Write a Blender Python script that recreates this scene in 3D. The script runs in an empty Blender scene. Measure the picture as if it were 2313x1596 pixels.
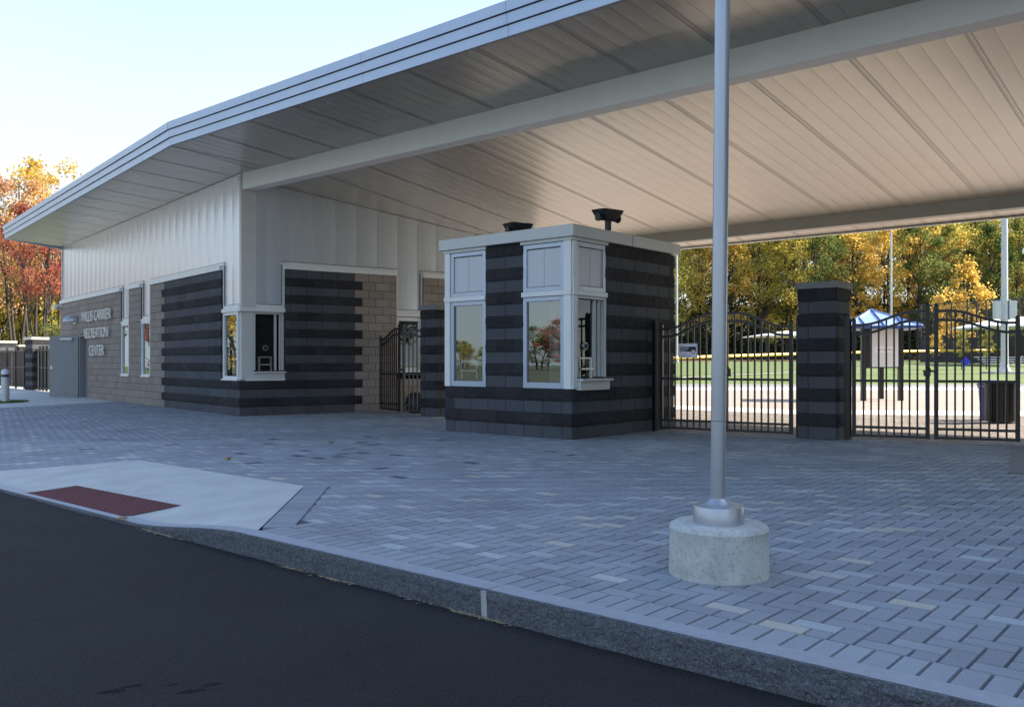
import bpy, bmesh, math, random
from math import sin, cos, tan, pi, radians, sqrt, atan2, floor
from mathutils import Vector, noise
from mathutils.geometry import tessellate_polygon

S = bpy.context.scene
COL = S.collection
rnd = random.Random(7)

# ---------------------------------------------------------------- survey helpers
F_PX, CX, HY, EYE = 1975.0, 1156.5, 817.0, 1.25      # picture 2313 wide, eye 1.25 m above the plaza


def gp(x, y, z=0.0):
    Y = (EYE - z) * F_PX / (y - HY)
    return ((x - CX) / F_PX * Y, Y)


def xa(x, Y):
    return (x - CX) / F_PX * Y


def za(y, Y):
    return EYE + (HY - y) / F_PX * Y


class Frame:
    """vertical plane frame: a along u, b outward along n, z up"""
    def __init__(s, o, ang, side=1):
        s.o = o
        s.u = (cos(radians(ang)), sin(radians(ang)))
        s.n = (s.u[1] * side, -s.u[0] * side)

    def w(s, a, b, z):
        return (s.o[0] + a * s.u[0] + b * s.n[0], s.o[1] + a * s.u[1] + b * s.n[1], z)

    def t(s, x):
        r = (x - CX) / F_PX
        return (r * s.o[1] - s.o[0]) / (s.u[0] - r * s.u[1])

    def z(s, x, y):
        t = s.t(x)
        return za(y, s.o[1] + t * s.u[1])


# ---------------------------------------------------------------- object helpers
def thing(name, label, cat, loc=(0, 0, 0), rotz=0, group=None):
    o = bpy.data.objects.new(name, None)
    COL.objects.link(o)
    o.empty_display_size = .2
    o.location = loc
    o.rotation_euler = (0, 0, rotz)
    o['label'] = label
    o['category'] = cat
    if group:
        o['group'] = group
    return o


def tag(o, label, cat, group=None):
    o['label'] = label
    o['category'] = cat
    if group:
        o['group'] = group
    return o


def kids(o):
    return [c for c in COL.objects if c.parent == o]


def dup(root, loc=None, rotz=None, label=None, group=None, scale=None, tree=None):
    r = root.copy()
    COL.objects.link(r)
    if loc is not None:
        r.location = loc
    if rotz is not None:
        r.rotation_euler = (0, 0, rotz)
    if label:
        r['label'] = label
    if group:
        r['group'] = group
    if scale:
        r.scale = scale
    for ch in list(root.children):
        c = ch.copy()
        COL.objects.link(c)
        c.parent = r
        for g in list(ch.children):
            d = g.copy()
            COL.objects.link(d)
            d.parent = c
    return r


class MB:
    def __init__(s):
        s.v, s.f, s.m, s.tone = [], [], [], []

    def face(s, pts, m=0, tone=0.5):
        i = len(s.v)
        s.v += [tuple(p) for p in pts]
        s.f.append(tuple(range(i, i + len(pts))))
        s.m.append(m)
        s.tone.append(tone)

    def hexa(s, p, m=0, tone=0.5):
        """p: 8 points, bottom 4 then top 4"""
        i = len(s.v)
        s.v += [tuple(q) for q in p]
        for q in ((3, 2, 1, 0), (4, 5, 6, 7), (0, 1, 5, 4), (1, 2, 6, 5), (2, 3, 7, 6), (3, 0, 4, 7)):
            s.f.append(tuple(i + k for k in q))
            s.m.append(m)
            s.tone.append(tone)

    def box(s, fr, a0, a1, b0, b1, z0, z1, m=0, tone=0.5):
        s.hexa([fr.w(a0, b0, z0), fr.w(a1, b0, z0), fr.w(a1, b1, z0), fr.w(a0, b1, z0),
                fr.w(a0, b0, z1), fr.w(a1, b0, z1), fr.w(a1, b1, z1), fr.w(a0, b1, z1)], m, tone)

    def pane(s, fr, a0, a1, b0, b1, z0, z1):
        b = (b0 + b1) / 2
        s.face([fr.w(a0, b, z0), fr.w(a1, b, z0), fr.w(a1, b, z1), fr.w(a0, b, z1)])

    def prism(s, poly, z0, z1, m=0):
        """poly list of (x,y); z0,z1 numbers or functions of (x,y)"""
        f0 = z0 if callable(z0) else (lambda x, y: z0)
        f1 = z1 if callable(z1) else (lambda x, y: z1)
        n = len(poly)
        tris = tessellate_polygon([[Vector((x, y, 0)) for x, y in poly]])
        i = len(s.v)
        s.v += [(x, y, f0(x, y)) for x, y in poly] + [(x, y, f1(x, y)) for x, y in poly]
        for t in tris:
            s.f.append((i + t[0], i + t[1], i + t[2])); s.m.append(m); s.tone.append(.5)
            s.f.append((i + n + t[2], i + n + t[1], i + n + t[0])); s.m.append(m); s.tone.append(.5)
        for k in range(n):
            l = (k + 1) % n
            s.f.append((i + k, i + l, i + n + l, i + n + k)); s.m.append(m); s.tone.append(.5)

    def sheet(s, poly, z, m=0):
        fz = z if callable(z) else (lambda x, y: z)
        tris = tessellate_polygon([[Vector((x, y, 0)) for x, y in poly]])
        i = len(s.v)
        s.v += [(x, y, fz(x, y)) for x, y in poly]
        for t in tris:
            a, b, c = [Vector(s.v[i + k]) for k in t]
            q = (t[0], t[1], t[2]) if (b - a).cross(c - a).z > 0 else (t[2], t[1], t[0])
            s.f.append(tuple(i + k for k in q)); s.m.append(m); s.tone.append(.5)

    def tube(s, p0, p1, r0, r1=None, n=8, m=0, caps=True):
        r1 = r0 if r1 is None else r1
        p0, p1 = Vector(p0), Vector(p1)
        d = (p1 - p0).normalized()
        x = d.orthogonal().normalized()
        y = d.cross(x)
        i = len(s.v)
        for p, r in ((p0, r0), (p1, r1)):
            for k in range(n):
                a = 2 * pi * k / n
                s.v.append(tuple(p + x * (r * cos(a)) + y * (r * sin(a))))
        for k in range(n):
            l = (k + 1) % n
            s.f.append((i + k, i + l, i + n + l, i + n + k)); s.m.append(m); s.tone.append(.5)
        if caps:
            s.f.append(tuple(i + k for k in reversed(range(n)))); s.m.append(m); s.tone.append(.5)
            s.f.append(tuple(i + n + k for k in range(n))); s.m.append(m); s.tone.append(.5)

    def lathe(s, c, prof, n=24, m=0, mi=None):
        """prof list of (r,z)"""
        i = len(s.v)
        for r, z in prof:
            for k in range(n):
                a = 2 * pi * k / n
                s.v.append((c[0] + r * cos(a), c[1] + r * sin(a), c[2] + z))
        for j in range(len(prof) - 1):
            for k in range(n):
                l = (k + 1) % n
                s.f.append((i + j * n + k, i + j * n + l, i + (j + 1) * n + l, i + (j + 1) * n + k))
                s.m.append(mi[j] if mi else m); s.tone.append(.5)
        s.f.append(tuple(i + k for k in reversed(range(n)))); s.m.append(m); s.tone.append(.5)
        j = len(prof) - 1
        s.f.append(tuple(i + j * n + k for k in range(n))); s.m.append(m); s.tone.append(.5)

    def build(s, name, mats, parent=None, smooth=False, tone=False, recalc=True, bevel=0, origin=None, local=False):
        """vertices are world coordinates unless local; the mesh hangs under parent"""
        if not isinstance(mats, (list, tuple)):
            mats = [mats]
        me = bpy.data.meshes.new(name)
        off = (0, 0, 0)
        root = parent
        ofs = Vector((0, 0, 0))
        if parent is not None and not local:
            p = parent
            while p is not None:
                ofs += p.location
                p = p.parent
        if origin is not None:
            ofs = Vector(origin)
        me.from_pydata([(x - ofs.x, y - ofs.y, z - ofs.z) for x, y, z in s.v], [], s.f)
        for mt in mats:
            me.materials.append(mt)
        me.polygons.foreach_set('material_index', s.m)
        if smooth:
            me.polygons.foreach_set('use_smooth', [True] * len(s.f))
        if tone:
            at = me.attributes.new('tone', 'FLOAT', 'FACE')
            at.data.foreach_set('value', s.tone)
        if recalc:
            b = bmesh.new()
            b.from_mesh(me)
            bmesh.ops.recalc_face_normals(b, faces=b.faces)
            b.to_mesh(me)
            b.free()
        me.update()
        o = bpy.data.objects.new(name, me)
        COL.objects.link(o)
        if origin is not None and parent is None:
            o.location = origin
        if parent is not None:
            o.parent = parent
        if bevel:
            md = o.modifiers.new('bevel', 'BEVEL')
            md.width = bevel
            md.segments = 2
            md.limit_method = 'ANGLE'
        if smooth:
            try:
                me.set_sharp_from_angle(angle=radians(40))
            except Exception:
                pass
        return o


def structure(o):
    o['kind'] = 'structure'
    return o


# ---------------------------------------------------------------- materials
def mat(name, col, rough=.7, col2=None, nscale=6, bump=0, bscale=60, metal=0, spec=.5, lo=.35, hi=.65,
        speck=None, speck_scale=400, coat=0, var=0, detail=4, stretch=None, speckw=.5):
    m = bpy.data.materials.new(name)
    m.use_nodes = True
    nt = m.node_tree
    b = nt.nodes['Principled BSDF']
    b.inputs['Roughness'].default_value = rough
    b.inputs['Metallic'].default_value = metal
    b.inputs['Specular IOR Level'].default_value = spec
    b.inputs['Coat Weight'].default_value = coat
    b.inputs['Base Color'].default_value = (*col, 1)
    tc = nt.nodes.new('ShaderNodeTexCoord')
    src = tc.outputs['Object']
    if stretch:
        mp = nt.nodes.new('ShaderNodeMapping')
        mp.inputs['Scale'].default_value = stretch
        nt.links.new(src, mp.inputs['Vector'])
        src = mp.outputs['Vector']
    colout = None
    if col2:
        n = nt.nodes.new('ShaderNodeTexNoise')
        n.inputs['Scale'].default_value = nscale
        n.inputs['Detail'].default_value = detail
        n.inputs['Roughness'].default_value = .62
        nt.links.new(src, n.inputs['Vector'])
        r = nt.nodes.new('ShaderNodeValToRGB')
        r.color_ramp.elements[0].position = lo
        r.color_ramp.elements[1].position = hi
        r.color_ramp.elements[0].color = (*col, 1)
        r.color_ramp.elements[1].color = (*col2, 1)
        nt.links.new(n.outputs['Fac'], r.inputs['Fac'])
        colout = r.outputs['Color']
    if speck:
        n2 = nt.nodes.new('ShaderNodeTexNoise')
        n2.inputs['Scale'].default_value = speck_scale
        n2.inputs['Detail'].default_value = 2
        nt.links.new(src, n2.inputs['Vector'])
        r2 = nt.nodes.new('ShaderNodeValToRGB')
        r2.color_ramp.elements[0].position = .52
        r2.color_ramp.elements[1].position = .68
        nt.links.new(n2.outputs['Fac'], r2.inputs['Fac'])
        mu = nt.nodes.new('ShaderNodeMath')
        mu.operation = 'MULTIPLY'
        mu.inputs[1].default_value = speckw
        nt.links.new(r2.outputs['Color'], mu.inputs[0])
        mx = nt.nodes.new('ShaderNodeMix')
        mx.data_type = 'RGBA'
        nt.links.new(mu.outputs[0], mx.inputs['Factor'])
        if colout:
            nt.links.new(colout, mx.inputs['A'])
        else:
            mx.inputs['A'].default_value = (*col, 1)
        mx.inputs['B'].default_value = (*speck, 1)
        colout = mx.outputs['Result']
    if colout:
        nt.links.new(colout, b.inputs['Base Color'])
    if bump:
        n3 = nt.nodes.new('ShaderNodeTexNoise')
        n3.inputs['Scale'].default_value = bscale
        n3.inputs['Detail'].default_value = 5
        nt.links.new(src, n3.inputs['Vector'])
        bp = nt.nodes.new('ShaderNodeBump')
        bp.inputs['Strength'].default_value = bump
        bp.inputs['Distance'].default_value = .02
        nt.links.new(n3.outputs['Fac'], bp.inputs['Height'])
        nt.links.new(bp.outputs['Normal'], b.inputs['Normal'])
    return m


def tone_mat(name, stops, rough=.8, bump=.25, bscale=90, mott=.25, speck=(.5, .5, .5), spec=.3):
    """colour from the per-brick tone attribute, mottled"""
    m = bpy.data.materials.new(name)
    m.use_nodes = True
    nt = m.node_tree
    b = nt.nodes['Principled BSDF']
    b.inputs['Roughness'].default_value = rough
    b.inputs['Specular IOR Level'].default_value = spec
    at = nt.nodes.new('ShaderNodeAttribute')
    at.attribute_name = 'tone'
    r = nt.nodes.new('ShaderNodeValToRGB')
    r.color_ramp.interpolation = 'LINEAR'
    els = r.color_ramp.elements
    els[0].position, els[0].color = stops[0][0], (*stops[0][1], 1)
    els[1].position, els[1].color = stops[-1][0], (*stops[-1][1], 1)
    for p, c in stops[1:-1]:
        e = els.new(p)
        e.color = (*c, 1)
    nt.links.new(at.outputs['Fac'], r.inputs['Fac'])
    tc = nt.nodes.new('ShaderNodeTexCoord')
    n = nt.nodes.new('ShaderNodeTexNoise')
    n.inputs['Scale'].default_value = 1.1
    n.inputs['Detail'].default_value = 6
    nt.links.new(tc.outputs['Object'], n.inputs['Vector'])
    n2 = nt.nodes.new('ShaderNodeTexNoise')
    n2.inputs['Scale'].default_value = 140
    n2.inputs['Detail'].default_value = 3
    nt.links.new(tc.outputs['Object'], n2.inputs['Vector'])
    ad = nt.nodes.new('ShaderNodeMath'); ad.operation = 'ADD'
    nt.links.new(n.outputs['Fac'], ad.inputs[0]); nt.links.new(n2.outputs['Fac'], ad.inputs[1])
    mr = nt.nodes.new('ShaderNodeMapRange')
    mr.inputs['From Min'].default_value = .6
    mr.inputs['From Max'].default_value = 1.4
    mr.inputs['To Min'].default_value = 1 - mott
    mr.inputs['To Max'].default_value = 1 + mott
    nt.links.new(ad.outputs[0], mr.inputs['Value'])
    vm = nt.nodes.new('ShaderNodeVectorMath'); vm.operation = 'SCALE'
    nt.links.new(r.outputs['Color'], vm.inputs[0]); nt.links.new(mr.outputs['Result'], vm.inputs['Scale'])
    nt.links.new(vm.outputs['Vector'], b.inputs['Base Color'])
    n3 = nt.nodes.new('ShaderNodeTexNoise')
    n3.inputs['Scale'].default_value = bscale
    n3.inputs['Detail'].default_value = 4
    nt.links.new(tc.outputs['Object'], n3.inputs['Vector'])
    bp = nt.nodes.new('ShaderNodeBump')
    bp.inputs['Strength'].default_value = bump
    bp.inputs['Distance'].default_value = .01
    nt.links.new(n3.outputs['Fac'], bp.inputs['Height'])
    nt.links.new(bp.outputs['Normal'], b.inputs['Normal'])
    return m


def leaf_mat(name, cols, trans=.45):
    m = bpy.data.materials.new(name)
    m.use_nodes = True
    nt = m.node_tree
    for n in list(nt.nodes):
        if n.type != 'OUTPUT_MATERIAL':
            nt.nodes.remove(n)
    out = [n for n in nt.nodes if n.type == 'OUTPUT_MATERIAL'][0]
    at = nt.nodes.new('ShaderNodeAttribute'); at.attribute_name = 'tone'
    oi = nt.nodes.new('ShaderNodeObjectInfo')
    ad = nt.nodes.new('ShaderNodeMath'); ad.operation = 'MULTIPLY_ADD'
    nt.links.new(oi.outputs['Random'], ad.inputs[0])
    ad.inputs[1].default_value = .3
    nt.links.new(at.outputs['Fac'], ad.inputs[2])
    r = nt.nodes.new('ShaderNodeValToRGB')
    els = r.color_ramp.elements
    k = len(cols)
    els[0].position, els[0].color = .05, (*cols[0], 1)
    els[1].position, els[1].color = 1.15 if k < 2 else .99, (*cols[-1], 1)
    for i, c in enumerate(cols[1:-1]):
        e = els.new(.05 + .94 * (i + 1) / (k - 1)); e.color = (*c, 1)
    nt.links.new(ad.outputs[0], r.inputs['Fac'])
    d = nt.nodes.new('ShaderNodeBsdfDiffuse')
    t = nt.nodes.new('ShaderNodeBsdfTranslucent')
    mx = nt.nodes.new('ShaderNodeMixShader')
    mx.inputs[0].default_value = trans
    nt.links.new(r.outputs['Color'], d.inputs['Color'])
    nt.links.new(r.outputs['Color'], t.inputs['Color'])
    nt.links.new(d.outputs[0], mx.inputs[1]); nt.links.new(t.outputs[0], mx.inputs[2])
    nt.links.new(mx.outputs[0], out.inputs['Surface'])
    return m


def glass_mat(name, tint=(.55, .6, .58), ior=1.7):
    m = bpy.data.materials.new(name)
    m.use_nodes = True
    nt = m.node_tree
    for n in list(nt.nodes):
        if n.type != 'OUTPUT_MATERIAL':
            nt.nodes.remove(n)
    out = [n for n in nt.nodes if n.type == 'OUTPUT_MATERIAL'][0]
    ge = nt.nodes.new('ShaderNodeNewGeometry')
    dt = nt.nodes.new('ShaderNodeVectorMath'); dt.operation = 'DOT_PRODUCT'
    nt.links.new(ge.outputs['Normal'], dt.inputs[0]); nt.links.new(ge.outputs['Incoming'], dt.inputs[1])
    ab = nt.nodes.new('ShaderNodeMath'); ab.operation = 'ABSOLUTE'
    nt.links.new(dt.outputs['Value'], ab.inputs[0])
    om = nt.nodes.new('ShaderNodeMath'); om.operation = 'SUBTRACT'; om.inputs[0].default_value = 1
    nt.links.new(ab.outputs[0], om.inputs[1])
    pw = nt.nodes.new('ShaderNodeMath'); pw.operation = 'POWER'; pw.inputs[1].default_value = 4
    nt.links.new(om.outputs[0], pw.inputs[0])
    r0 = ((ior - 1) / (ior + 1)) ** 2
    fr = nt.nodes.new('ShaderNodeMath'); fr.operation = 'MULTIPLY_ADD'
    fr.inputs[1].default_value = 1 - r0; fr.inputs[2].default_value = r0
    nt.links.new(pw.outputs[0], fr.inputs[0])
    tr = nt.nodes.new('ShaderNodeBsdfTransparent'); tr.inputs['Color'].default_value = (*tint, 1)
    gl = nt.nodes.new('ShaderNodeBsdfGlossy'); gl.inputs['Roughness'].default_value = .004
    gl.inputs['Color'].default_value = (.86, .95, 1, 1)
    # faint waviness of float glass
    tc = nt.nodes.new('ShaderNodeTexCoord')
    n3 = nt.nodes.new('ShaderNodeTexNoise'); n3.inputs['Scale'].default_value = 2.2
    nt.links.new(tc.outputs['Object'], n3.inputs['Vector'])
    bp = nt.nodes.new('ShaderNodeBump'); bp.inputs['Strength'].default_value = .012; bp.inputs['Distance'].default_value = .02
    nt.links.new(n3.outputs['Fac'], bp.inputs['Height']); nt.links.new(bp.outputs['Normal'], gl.inputs['Normal'])
    mx = nt.nodes.new('ShaderNodeMixShader')
    nt.links.new(fr.outputs[0], mx.inputs[0]); nt.links.new(tr.outputs[0], mx.inputs[1]); nt.links.new(gl.outputs[0], mx.inputs[2])
    nt.links.new(mx.outputs[0], out.inputs['Surface'])
    return m


M = {}
M['asphalt'] = mat('asphalt', (.0125, .0132, .015), .85, (.022, .023, .0255), .8, bump=1.0, bscale=110,
                   speck=(.085, .088, .094), speck_scale=95, speckw=.30, detail=8, spec=.3)
M['old_asphalt'] = mat('pale_asphalt', (.16, .155, .155), .9, (.2, .195, .19), 3, bump=.2)
M['concrete'] = mat('pale_concrete', (.40, .415, .395), .85, (.49, .505, .485), 2.2, bump=.15, bscale=120, detail=8,
                    speck=(.3, .32, .32), speck_scale=190, speckw=.25)
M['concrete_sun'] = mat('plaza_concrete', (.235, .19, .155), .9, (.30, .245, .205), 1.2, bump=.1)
M['concrete_band'] = mat('band_concrete', (.48, .45, .40), .9, (.55, .52, .47), 2, bump=.1)
M['footing'] = mat('cast_footing_concrete', (.385, .395, .37), .9, (.50, .515, .495), 6, bump=.35, bscale=70, detail=9,
                   speck=(.18, .17, .14), speck_scale=42, lo=.36, hi=.6, speckw=.35)
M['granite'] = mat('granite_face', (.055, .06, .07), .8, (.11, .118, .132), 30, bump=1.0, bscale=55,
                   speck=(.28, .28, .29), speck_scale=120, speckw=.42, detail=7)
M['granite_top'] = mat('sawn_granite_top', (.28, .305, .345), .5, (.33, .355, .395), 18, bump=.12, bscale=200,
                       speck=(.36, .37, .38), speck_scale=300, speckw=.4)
M['mortar'] = mat('kerb_mortar', (.42, .42, .42), .9, (.34, .34, .34), 30, bump=.4)
M['joint'] = mat('joint_sand', (.012, .012, .014), .95, (.022, .022, .022), 20)
M['mat_red'] = mat('red_tactile', (.09, .018, .022), .7, (.12, .026, .028), 6, bump=.1)
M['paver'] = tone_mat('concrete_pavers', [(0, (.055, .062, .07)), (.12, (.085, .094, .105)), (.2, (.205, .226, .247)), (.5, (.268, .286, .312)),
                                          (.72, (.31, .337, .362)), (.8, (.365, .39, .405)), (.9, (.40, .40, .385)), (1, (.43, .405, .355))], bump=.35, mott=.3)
M['sun_tint_paver'] = tone_mat('sun_tinted_pavers', [(0, (.055, .062, .07)), (.12, (.085, .094, .105)), (.2, (.17, .145, .125)), (.5, (.21, .18, .155)),
                                          (.72, (.24, .205, .175)), (.8, (.28, .24, .20)), (.9, (.30, .26, .22)), (1, (.32, .27, .22))], bump=.35, mott=.3)  # warm sunlight beyond the gates put into the paver colour

M['beige'] = tone_mat('beige_block', [(0, (.225, .19, .165)), (1, (.275, .235, .205))], rough=.9, mott=.12, bump=.25)
M['grey'] = tone_mat('grey_block', [(0, (.062, .066, .074)), (1, (.074, .078, .087))], rough=.85, mott=.2, bump=.35, bscale=60)
M['dark'] = tone_mat('dark_split_block', [(0, (.021, .0205, .023)), (1, (.033, .032, .035))], rough=.9, mott=.35, bump=1.0, bscale=45)
M['mortar_dark'] = mat('dark_mortar', (.03, .03, .033), .95)
M['panel'] = mat('silver_white_wall_panel', (.60, .64, .71), .3, (.64, .68, .74), 3, metal=.5, stretch=(6, 6, .3), bump=.02, bscale=2)
M['opal'] = mat('opal_infill_panel', (.50, .52, .55), .35)
M['capgrey'] = mat('grey_cap_stone', (.15, .148, .145), .7, (.185, .18, .175), 5, bump=.1)
M['white'] = mat('white_aluminium', (.66, .67, .66), .38, (.70, .71, .70), 3, spec=.5)
M['trim'] = mat('pale_metal_trim', (.50, .50, .485), .42, (.54, .54, .52), 3)
M['fascia'] = mat('silver_fascia', (.36, .41, .50), .4, (.39, .44, .53), 2, metal=.55)
M['seal'] = mat('dark_seal', (.03, .032, .035), .6)
M['beam'] = mat('white_painted_beam', (.72, .72, .70), .5, (.75, .75, .73), 2, bump=.03, bscale=10)
M['soffit'] = mat('metal_soffit_plank', (.52, .485, .43), .32, (.54, .505, .45), 2.2, metal=.5)
M['groove'] = mat('soffit_groove', (.415, .385, .345), .38, metal=.4)
M['rearbeam'] = mat('shaded_beam_paint', (.36, .345, .31), .6, (.39, .37, .335), 2)  # shade on the face turned from the lit ground put into the colour
M['doorgrey'] = mat('grey_door_paint', (.21, .215, .225), .5, (.235, .24, .25), 3)
M['steel'] = mat('brushed_steel', (.55, .56, .57), .3, metal=.9)
M['pole'] = mat('silver_painted_pole', (.36, .385, .43), .33, (.42, .445, .49), 3, metal=.55, stretch=(1, 1, .2))
M['black'] = mat('black_powder_coat', (.012, .011, .012), .42, spec=.5)
M['brownblack'] = mat('dark_brown_screen', (.035, .026, .024), .8, (.06, .045, .04), 2.2)
M['blackplastic'] = mat('black_housing', (.016, .017, .02), .5)
M['glass'] = glass_mat('window_glass', (.50, .58, .58), 2.6)
M['clearglass'] = glass_mat('clear_glass', (.75, .8, .8), 1.7)
M['darkglass'] = glass_mat('dark_room_glass', (.22, .24, .24), 2.0)
M['room'] = mat('room_interior', (.045, .052, .052), .9, (.06, .066, .066), 2)
M['roomdark'] = mat('dark_room_interior', (.02, .02, .02), .9)
M['blind'] = mat('white_blind', (.6, .62, .6), .8)
M['grass'] = mat('lawn_grass', (.062, .105, .018), .95, (.105, .145, .028), 1.5, bump=.6, bscale=8, detail=9)
M['dirt'] = mat('red_dirt', (.30, .15, .10), .95, (.34, .18, .12), 2)
M['yellow'] = mat('yellow_fence_cap', (.80, .50, .04), .5)
M['bark'] = mat('bark', (.025, .02, .017), .9, (.05, .042, .034), 9, bump=.5, bscale=20)
M['blueroof'] = mat('blue_metal_roof', (.35, .47, .72), .3, (.38, .5, .75), 3, metal=.3)
M['bluerib'] = mat('navy_metal_rib', (.03, .06, .2), .4)
M['bluebin'] = mat('blue_bin_plastic', (.09, .09, .36), .5)
M['bluesign'] = mat('blue_sign', (.01, .02, .55), .5)
M['galv'] = mat('galvanised_steel', (.42, .45, .47), .4, (.5, .52, .54), 6, metal=.4)
M['fabric'] = mat('white_canopy_fabric', (.78, .78, .78), .8)
M['paper'] = mat('poster_paper', (.66, .63, .6), .7)
M['signwhite'] = mat('sign_white', (.82, .78, .84), .5)
M['signblack'] = mat('sign_black', (.02, .02, .025), .5)
M['signred'] = mat('sign_red', (.42, .02, .03), .5)
M['letter'] = mat('brushed_letter', (.66, .64, .60), .45)
M['leafdry'] = mat('dry_leaf', (.30, .17, .06), .9, (.42, .28, .1), 60)
M['drygrass'] = mat('dry_grass', (.33, .27, .15), .9, (.45, .40, .28), 40)
M['roof'] = mat('grey_roof', (.3, .31, .33), .6)

# ---------------------------------------------------------------- key points and frames
L_ANG = 139.2           # canopy / kerb direction running away to the left
A_ANG = 129.65          # front wall of the building
B_ANG = 34.8            # side wall of the building under the canopy
K = (-6.26, 20.30)      # outer corner of the building
N0 = (-7.13, 18.31)     # knuckle of the fascia
R = (cos(radians(49.2)), sin(radians(49.2)))
E = (cos(radians(-40.8)), sin(radians(-40.8)))    # along the kerb, to the right
RA = (cos(radians(39.65)), sin(radians(39.65)))
LA = (cos(radians(A_ANG)), sin(radians(A_ANG)))
ZF, SL = 5.775, .1235


def sd(x, y):
    return (x - N0[0]) * R[0] + (y - N0[1]) * R[1]


def sda(x, y):
    return (x - N0[0]) * RA[0] + (y - N0[1]) * RA[1]


def rzs(s):
    return ZF - .075 * s if s < 2.22 else 5.762 - SL * s


def roofz(x, y):
    return rzs(min(sd(x, y), sda(x, y)))


def ts(t, s):            # canopy coordinates -> world
    return (N0[0] + E[0] * t + R[0] * s, N0[1] + E[1] * t + R[1] * s)


def tsa(t, s):           # wing coordinates (t to the left)
    return (N0[0] + LA[0] * t + RA[0] * s, N0[1] + LA[1] * t + RA[1] * s)


FA = Frame(K, A_ANG, -1)      # a to the left, outward to the viewer
FB = Frame(K, B_ANG, 1)
assert FA.n[1] < 0 and FB.n[1] < 0


def c3(x, y):
    return ((180 + x / 2.955) * .70864, (820 + y / 2.955) * .70864)


def c4(x, y):
    return ((680 + x / 2.6605) * .70864, (800 + y / 2.6605) * .70864)


def c5(x, y):
    return ((1360 + x / 2.0465) * .70864, (640 + y / 2.0465) * .70864)


# ---------------------------------------------------------------- masonry
CH, BL = .2032, .4064


def course(mb, fr, a0, a1, z0, kind, shift=0.0, b=0.0, thick=.19, ends=True, corner=False, seed=0):
    """one course of blocks on frame fr from a0 to a1; kind 0 beige 1 grey 2 dark split"""
    rr = random.Random(int(z0 * 1000) + seed * 77 + int(a0 * 10))
    g = .0028 if kind < 2 else .002
    edges = [a0]
    k = floor((a0 - shift) / BL) + 1
    while shift + k * BL < a1 - .05:
        if shift + k * BL > a0 + .05:
            edges.append(shift + k * BL)
        k += 1
    edges.append(a1)
    for e0, e1 in zip(edges[:-1], edges[1:]):
        tone = rr.random()
        x0 = e0 + (g if e0 != a0 else 0)
        x1 = e1 - (g if e1 != a1 else 0)
        y0, y1 = z0 + g, z0 + CH - g
        if kind < 2:
            bv = .003
            bf = b + rr.uniform(-.001, .001)
            P = [fr.w(x0, b - .03, y0), fr.w(x1, b - .03, y0), fr.w(x1, b - .03, y1), fr.w(x0, b - .03, y1)]
            Q = [fr.w(x0 + bv, bf, y0 + bv), fr.w(x1 - bv, bf, y0 + bv), fr.w(x1 - bv, bf, y1 - bv), fr.w(x0 + bv, bf, y1 - bv)]
            mb.face(Q, kind, tone)
            for q in range(4):
                w = (q + 1) % 4
                mb.face([P[q], P[w], Q[w], Q[q]], kind, tone)
        else:
            nx = max(2, int((x1 - x0) / .05))
            nz = 5
            grid = []
            for j in range(nz + 1):
                row = []
                for i in range(nx + 1):
                    xx = x0 + (x1 - x0) * i / nx
                    zz = y0 + (y1 - y0) * j / nz
                    edge = (j in (0, nz))
                    d = .018 + .017 * noise.noise(Vector((xx * 9 + seed * 13, zz * 13, seed * 3.1)))
                    if j == 0 or j == nz:
                        d = .008 + .010 * noise.noise(Vector((xx * 9 + seed * 13, zz * 13, 5)))
                    if corner and (i == 0 and e0 == a0):
                        d = .012
                    row.append(fr.w(xx, b + d, zz))
                grid.append(row)
            for j in range(nz):
                for i in range(nx):
                    mb.face([grid[j][i], grid[j][i + 1], grid[j + 1][i + 1], grid[j + 1][i]], 2, tone)
            # returns top, bottom, ends
            for row, zz in ((grid[0], y0), (grid[nz], y1)):
                for i in range(nx):
                    xx0 = x0 + (x1 - x0) * i / nx
                    xx1 = x0 + (x1 - x0) * (i + 1) / nx
                    mb.face([row[i], row[i + 1], fr.w(xx1, b - .04, zz), fr.w(xx0, b - .04, zz)], 2, tone)
            for i, xx in ((0, x0), (nx, x1)):
                for j in range(nz):
                    z_0 = y0 + (y1 - y0) * j / nz
                    z_1 = y0 + (y1 - y0) * (j + 1) / nz
                    mb.face([grid[j][i], grid[j + 1][i], fr.w(xx, b - .04, z_1), fr.w(xx, b - .04, z_0)], 2, tone)


MAS = [M['beige'], M['grey'], M['dark'], M['mortar_dark']]


# ================================================================ RECREATION BUILDING
bld = thing('recreation_building', 'recreation building with white panel walls, striped dark block and a wide silver roof',
            'building', (K[0], K[1], 0))

t_end = 17.1
W_END = (K[0] + LA[0] * t_end, K[1] + LA[1] * t_end)
mpro = .10            # masonry stands this far in front of the panels
aL0, aL1 = FA.t(c3(637, 0)[0]), t_end
aM0, aM1 = FA.t(c3(828, 0)[0]), FA.t(c3(712, 0)[0])
aR0, aR1 = FA.t(c3(1590, 0)[0]), FA.t(c3(915, 0)[0])
aD = FA.t(c3(1050, 0)[0])       # where grey stops
aDd = FA.t(c3(1028, 0)[0])      # where dark split bands stop
dA0 = FA.t(204.3)               # door opening right side
dA1 = dA0 + .98

wal = MB()
# backing behind the blocks (mortar colour) as solid pieces
BH = 17 * CH
for a0, a1, z0, z1 in ((aL0, dA0, 0, BH), (dA0, dA1, 2.2, BH), (dA1, aL1, 0, BH), (aM0, aM1, .8, BH), (aR0, aR1, .8, BH), (0.02, aL0, 0, 4 * CH - .004)):
    wal.box(FA, a0, a1, -.25, mpro - .012, z0, z1, 3)
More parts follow.
